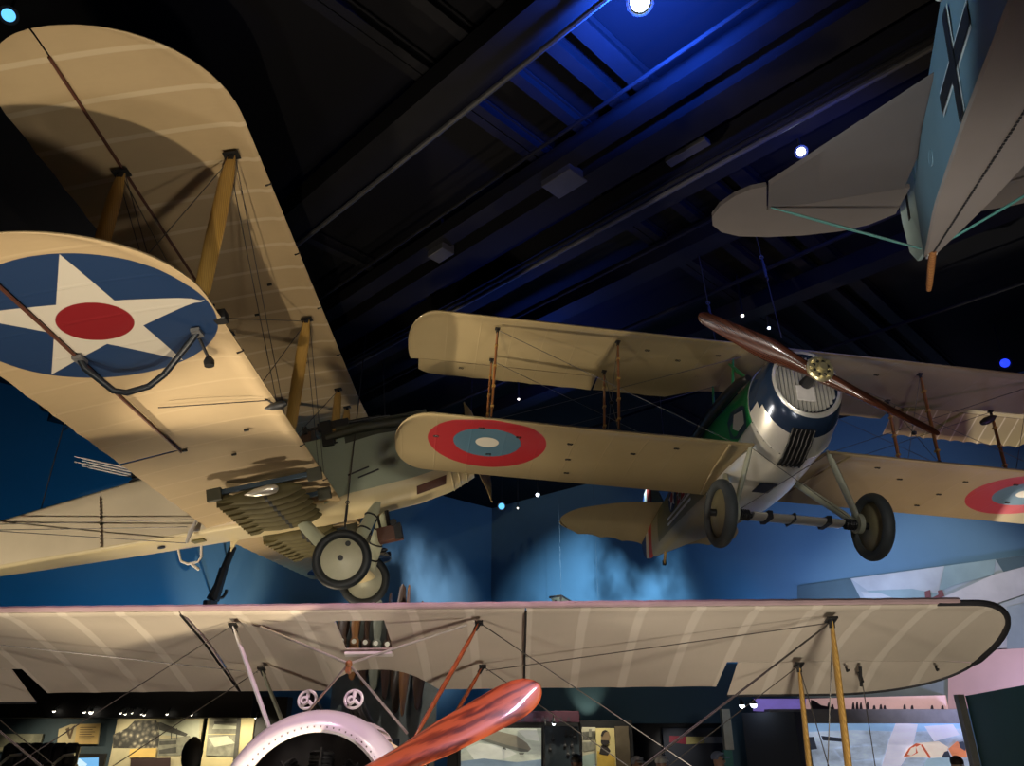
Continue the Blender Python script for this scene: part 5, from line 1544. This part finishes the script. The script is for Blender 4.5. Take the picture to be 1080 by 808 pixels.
# ================================================================ visitors behind the foreground biplane (only the tops of their heads show)
def skin_mesh(name, verts, edges, radii, m, parent, sub=2):
    me = bpy.data.meshes.new(name); me.from_pydata(verts, edges, []); me.update()
    o = bpy.data.objects.new(name, me); COL.objects.link(o)
    md = o.modifiers.new('skin', 'SKIN'); md.use_smooth_shade = True
    if not me.skin_vertices: 
        bpy.context.view_layer.objects.active = o
    for i, r in enumerate(radii):
        me.skin_vertices[0].data[i].radius = (r, r) if not isinstance(r, tuple) else r
        me.skin_vertices[0].data[i].use_root = (i == 0)
    s = o.modifiers.new('sub', 'SUBSURF'); s.levels = sub; s.render_levels = sub
    me.materials.append(m); o.parent = parent
    return o
def person(x, y, h, rot, skin, shirt, trousers, top, lab, hat=None, bow=0.0):
    e = empty('person', (x, y, 0), (0, 0, rot)); tag(e, lab, 'person', 'visitors behind the foreground biplane')
    k = h / 1.72
    # local: faces -y
    V, Ed, R = [], [], []
    def v(p, r, par=None):
        V.append(Vector(p) * k); R.append(tuple(c * k for c in r) if isinstance(r, tuple) else r * k)
        if par is not None: Ed.append((par, len(V) - 1))
        return len(V) - 1
    pel = v((0, 0, .93), (.15, .10)); wa = v((0, 0, 1.08), (.135, .095), pel); ch = v((0, .01, 1.26), (.16, .11), wa); sh = v((0, .015, 1.40), (.10, .08), ch)
    nk = v((0, .005, 1.48), .055, sh); hd0 = v((0, -.01, 1.55), (.068, .08), nk); hd1 = v((0, -.005, 1.63), (.075, .09), hd0); v((0, .0, 1.695), (.05, .06), hd1)
    for s in (-1, 1):
        sl = v((s * .16, .015, 1.39), .058, sh); el = v((s * .22, .04, 1.12), .042, sl); wr = v((s * .23, -.04, .88), .028, el); pm = v((s * .232, -.06, .82), (.022, .035), wr)
        for j, (dy, ln) in enumerate(((-.035, .07), (-.012, .08), (.012, .075), (.034, .06))):
            f1 = v((s * .232, -.06 + dy, .775), .010, pm); v((s * .225, -.065 + dy, .775 - ln * .8), .008, f1)
        t1 = v((s * .225, -.10, .82), .011, pm); v((s * .22, -.115, .785), .009, t1)
        hp = v((s * .09, 0, .86), .095, pel); kn = v((s * .10, -.01, .48), .06, hp); an = v((s * .105, .01, .09), .038, kn); v((s * .11, -.13, .04), (.042, .03), an)
    skin_mesh('body', V, Ed, R, skin, e)
    def sub(nm, ids, m, add):
        mp_ = {a: i for i, a in enumerate(ids)}
        es = [(mp_[a], mp_[b]) for a, b in Ed if a in mp_ and b in mp_]
        skin_mesh(nm, [V[i] for i in ids], es, [tuple(c + add for c in R[i]) if isinstance(R[i], tuple) else R[i] + add for i in ids], m, e)
    arm = [8, 9]; arm2 = [8 + 17, 9 + 17]
    sub('shirt', [0, 1, 2, 3, 8, 9, 25, 26], shirt, .02)
    sub('trousers', [0, 21, 22, 23, 38, 39, 40], trousers, .016)
    # face: nose, ears, eyes, mouth
    c = Vector((0, -.005, 1.615)) * k
    bm = NB(); sphere(bm, c + Vector((0, -.098, -.01)) * k, .014 * k, (.8, 1.1, 1.5), 8, 6)
    for s in (-1, 1): sphere(bm, c + Vector((s * .078, .01, -.005)) * k, .028 * k, (.35, .7, 1.1), 8, 6)
    obj('nose_and_ears', bm, skin, e, smooth=True)
    bm = NB()
    for s in (-1, 1): sphere(bm, c + Vector((s * .030, -.083, .012)) * k, .010 * k, (1.2, .6, .8), 8, 6)
    sphere(bm, c + Vector((0, -.088, -.055)) * k, .022 * k, (1, .4, .25), 8, 6)
    obj('eyes_and_mouth', bm, M['wood_dark'], e, smooth=True)
    bm = NB()
    loops = []
    for i in range(9):
        a = PI * .62 * i / 8 + .02
        loops.append([c + Vector((.089 * sin(a) * cos(q), .008 + .103 * sin(a) * sin(q), .045 + .082 * cos(a) * (1 if sin(q) > -.3 else 1) + (.055 if sin(q) < -.35 and a > 1.3 else 0))) * k for q in [2 * PI * j / 18 for j in range(18)]])
    loft(bm, loops)
    obj('hair' if not hat else 'cap', bm, top, e, smooth=True)
    if hat == 'cap':
        bm = NB(); loops = []
        for t_ in (0, 1):
            loops.append([c + Vector(((.075 - .01 * t_) * cos(q), -.07 - .10 * t_ * sin(q) - .01, .055 - .012 * t_)) * k for q in [PI * j / 10 for j in range(11)]])
        a_, b_ = loops
        rr = [bm.verts.new(p) for p in a_ + b_[::-1]]
        f = bm.faces.new(rr); r_ = bmesh.ops.extrude_face_region(bm, geom=[f]); bmesh.ops.translate(bm, vec=(0, 0, -.008), verts=[g for g in r_['geom'] if isinstance(g, bmesh.types.BMVert)])
        obj('cap_peak', bm, top, e)
sk1 = plain('skin_light', (.50, .30, .22), .5, 0, .05); sk2 = plain('skin_dark', (.16, .08, .05), .5, 0, .05)
def who(px, py, Y):
    p = at(px, py, Y); return p.x, Y, p.z
for px, py, Y, rot, sk, sh, tr, tp_, lab, hat in (
    (608, 801, 11.7, 2.6, sk2, plain('navy_shirt', (.03, .04, .08), .7), plain('dark_trousers', (.03, .03, .04), .7), plain('black_hair', (.015, .012, .01), .6), 'visitor with dark hair standing before the medal case', None),
    (672, 803, 11.6, .5, sk1, plain('grey_shirt', (.25, .25, .28), .7), plain('blue_jeans', (.05, .08, .16), .7), plain('pale_grey_cap', (.52, .54, .62), .6), 'visitor in a pale grey cap, left of the white-capped one', 'cap'),
    (697, 802, 12.0, 2.4, sk1, plain('white_shirt', (.55, .55, .55), .7), plain('tan_trousers', (.25, .19, .12), .7), plain('white_cap', (.74, .73, .70), .6), 'visitor in a white cap, middle of the three caps', 'cap'),
    (757, 798, 11.8, .9, sk1, plain('blue_shirt', (.06, .10, .22), .7), plain('grey_trousers', (.10, .10, .11), .7), plain('blue_cap', (.22, .28, .46), .6), 'visitor in a blue cap near the pale post', 'cap'),
    (1009, 803, 11.2, 2.9, sk1, plain('brown_shirt', (.14, .09, .06), .7), plain('khaki_trousers', (.16, .14, .09), .7), plain('dark_brown_hair', (.03, .015, .012), .6), 'visitor with dark brown hair before the battlefield picture', None)):
    X, Y_, Z = who(px, py, Y)
    person(X, Y_, Z + .05, rot, sk, sh, tr, tp_, lab, hat)
# ================================================================ light
W = bpy.data.worlds.new('world'); S.world = W; W.use_nodes = True
W.node_tree.nodes['Background'].inputs[0].default_value = (.35, .5, 1, 1)
W.node_tree.nodes['Background'].inputs[1].default_value = .01
def spot(name, loc, aim, power, color, size=45, blend=.6, radius=.08, gobo=None):
    l = bpy.data.lights.new(name, 'SPOT'); l.energy = power; l.color = color; l.spot_size = rad(size); l.spot_blend = blend; l.shadow_soft_size = radius
    o = bpy.data.objects.new(name, l); COL.objects.link(o); o.location = loc
    d = Vector(aim) - Vector(loc); o.rotation_euler = d.to_track_quat('-Z', 'Y').to_euler()
    if gobo:
        sc_, lo, hi, seed = gobo
        l.use_nodes = True; t = l.node_tree
        em = [n for n in t.nodes if n.type == 'EMISSION'][0]
        tc = t.nodes.new('ShaderNodeTexCoord'); mp = t.nodes.new('ShaderNodeMapping'); mp.inputs['Location'].default_value = (seed, seed * .7, 0)
        mp.inputs['Scale'].default_value = (1.6, 1, 1); mp.inputs['Rotation'].default_value = (0, 0, .6)
        ns = t.nodes.new('ShaderNodeTexNoise'); ns.inputs['Scale'].default_value = sc_; ns.inputs['Detail'].default_value = 4; ns.inputs['Roughness'].default_value = .5
        rp = t.nodes.new('ShaderNodeMapRange'); rp.inputs[1].default_value = lo; rp.inputs[2].default_value = hi; rp.interpolation_type = 'SMOOTHSTEP'
        t.links.new(tc.outputs['Normal'], mp.inputs[0]); t.links.new(mp.outputs[0], ns.inputs['Vector']); t.links.new(ns.outputs['Fac'], rp.inputs[0]); t.links.new(rp.outputs[0], em.inputs['Strength'])
    return o
def point(name, loc, power, color, radius=.1):
    l = bpy.data.lights.new(name, 'POINT'); l.energy = power; l.color = color; l.shadow_soft_size = radius
    o = bpy.data.objects.new(name, l); COL.objects.link(o); o.location = loc; return o
WARM = (1, .83, .58); WARM2 = (1, .86, .66); BLUE = (.12, .35, 1)
# floor up-lights under the hanging aircraft, with front and side fill lights added
spot('uplight_star_wing', (-1.2, 2.3, .25), (-2.6, 6.2, 6.3), 700, WARM, 55, .5, .05)
spot('uplight_two_seater', (-4.2, 11.2, .3), (-2.8, 9.6, 6), 420, WARM, 80, .7, .12)
spot('uplight_two_seater_tail', (-7.0, 5.0, .4), (-5.6, 10.3, 5.3), 1080, WARM2, 60, .7, .1)
spot('uplight_nose', (-.6, 11.2, .3), (-1.7, 10.8, 5), 160, WARM, 40, .7, .1)
spot('front_light_two_seater', (-3.4, -1.0, 3.4), (-1.4, 9.5, 4.6), 400, (1, .92, .74), 32, .7, .1)
spot('side_light_two_seater', (.6, .3, 2.7), (-1.9, 10.0, 4.7), 520, (1, .93, .76), 26, .7, .3)
spot('uplight_right_biplane', (5.6, 9.2, .3), (5.6, 7.2, 5.2), 330, (1, .76, .52), 62, .7, .1)
spot('uplight_right_biplane_left', (1.6, 9.0, .3), (.9, 7.4, 5.2), 30, WARM, 70, .7, .1)
spot('low_light_right_biplane', (-6.2, 6.3, 2.3), (.4, 6.7, 5.5), 1500, WARM2, 34, .6, .05)
spot('front_light_right_biplane', (2.4, -.8, 3.0), (3.2, 7, 4.6), 420, (1, .95, .86), 34, .7, .1)
spot('uplight_foreground', (1.5, 2.3, .15), (.8, 5.6, 2.5), 390, (1, .90, .76), 125, .6, .22)
spot('uplight_foreground_left', (-2.6, 2.3, .15), (-2.2, 5.6, 2.5), 230, (1, .90, .76), 125, .6, .15)
spot('uplight_right_biplane_tail', (-.6, 10.8, .3), (2.3, 12.0, 4.6), 100, (1, .88, .66), 44, .7, .1)
spot('aileron_light', (6.6, 10.5, .4), (6.1, 8.45, 5.5), 900, (1, .93, .78), 26, .5, .05)
spot('side_light_right_biplane', (-1.4, 1.0, 3.2), (2.7, 7.0, 4.9), 330, (1, .96, .88), 16, .6, .08)
# pink wash from above on the foreground biplane
spot('pink_wash', (-.5, 2.0, 7.0), (-1.0, 4.6, 1.4), 800, (1, .62, .84), 60, .7, .12)
spot('prop_light', (2.2, 1.2, 6.5), (-.2, 4.1, 1.9), 420, (1, .85, .7), 30, .6, .1)
# wall washes and projected clouds
spot('wall_wash_left', (-4.4, 15.6, .4), (-8.2, 14.7, 3.2), 1350, (.05, .50, 1), 120, .9, .3)
spot('wall_wash_centre', (5.7, 15.3, 3.3), (3.6, 18.0, 4.4), 300, (.14, .50, 1), 90, .9, .3)
spot('wall_wash_right', (5.2, 13.4, 3.1), (6.6, 15.2, 5.0), 420, (.42, .56, 1), 100, .9, .3)
spot('cloud_projector_right', (1.6, 9.4, 6.9), (2.3, 19.3, 4.5), 16000, (.45, .74, 1), 32, 1.0, .01, (3.0, .40, .66, 3.1))
spot('cloud_projector_left', (1.5, 13.5, 6.9), (-2.5, 20.0, 4.8), 5200, (.78, .87, 1), 34, 1.0, .01, (2.6, .38, .64, 7.7))
spot('mural_light', (5.2, 10.0, 6.9), (7.6, 14.3, 3.8), 700, (1, .97, .95), 50, .7, .1)
spot('gun_light', (-4.3, 15.0, 1.2), tuple(onleft(234, 600, 0)), 600, (1, .93, .75), 34, .8, .03)
spot('wall_wash_far_right', (9.0, 11.2, .8), (7.6, 14.3, 4.8), 700, (.50, .56, 1), 80, .9, .3)
# unseen upward spot for the blue lamp's glow, then added coloured fill lights
spot('blue_lamp_glow', P_blue + Vector((0.1, .3, -.25)), P_blue + Vector((.1, .3, 1)), 1300, (.02, .11, 1), 165, .6, .1)
spot('blue_ceiling_wash', (3.4, 5, 6.3), (3.2, 8.5, 8), 300, (.03, .10, 1), 110, .9, .4)
spot('blue_ceiling_wash_far', (.5, 11.5, 5.9), (.3, 11.0, 8), 260, (.05, .13, 1), 140, .9, .4)
spot('fighter_light', (-1.6, 2.4, 4.9), (2.45, 2.9, 5.3), 200, (.62, .88, 1), 34, .6, .1)
spot('fighter_under', (1.2, 1.0, .3), (3.0, 3.0, 5), 30, (1, .86, .80), 40, .7, .1)
spot('violet_wing_light', (10.2, 5.0, 2.6), (5.6, 7.4, 5.6), 300, (.62, .36, 1), 40, .7, .1)
# exhibit lights
for x in (-7.6, -6.2, -5.1, -4.3):
    spot('case_light', (x, 12.75, 2.04), (x + .05, 13.6, 1.3), 45, (1, .86, .58), 110, .8, .03)
for x in (-.3, .9, 1.6):
    spot('case_light', (x, 12.6, 2.9), (x + .1, 13.4, 1.5), 50, (1, .90, .68), 70, .8, .03)
spot('propeller_row_light', (-1.2, 13.2, 5.6), (-2.4, 15.3, 3.0), 200, (1, .95, .85), 70, .8, .05)
spot('header_light', (1.4, 14.8, 1.9), (1.4, 15.2, 2.7), 14, (1, .9, .6), 60, .8, .03)
spot('doorway_light', (2.9, 14.9, 1.9), (3.1, 15.7, 1.6), 14, (1, .95, .85), 60, .8, .03)

V = S.view_settings
S.display_settings.display_device = 'sRGB'
V.view_transform = 'Standard'; V.look = 'None'; V.exposure = 0; V.gamma = 1; V.use_curve_mapping = False
S.cycles.max_bounces = 6
S.cycles.use_denoising = True
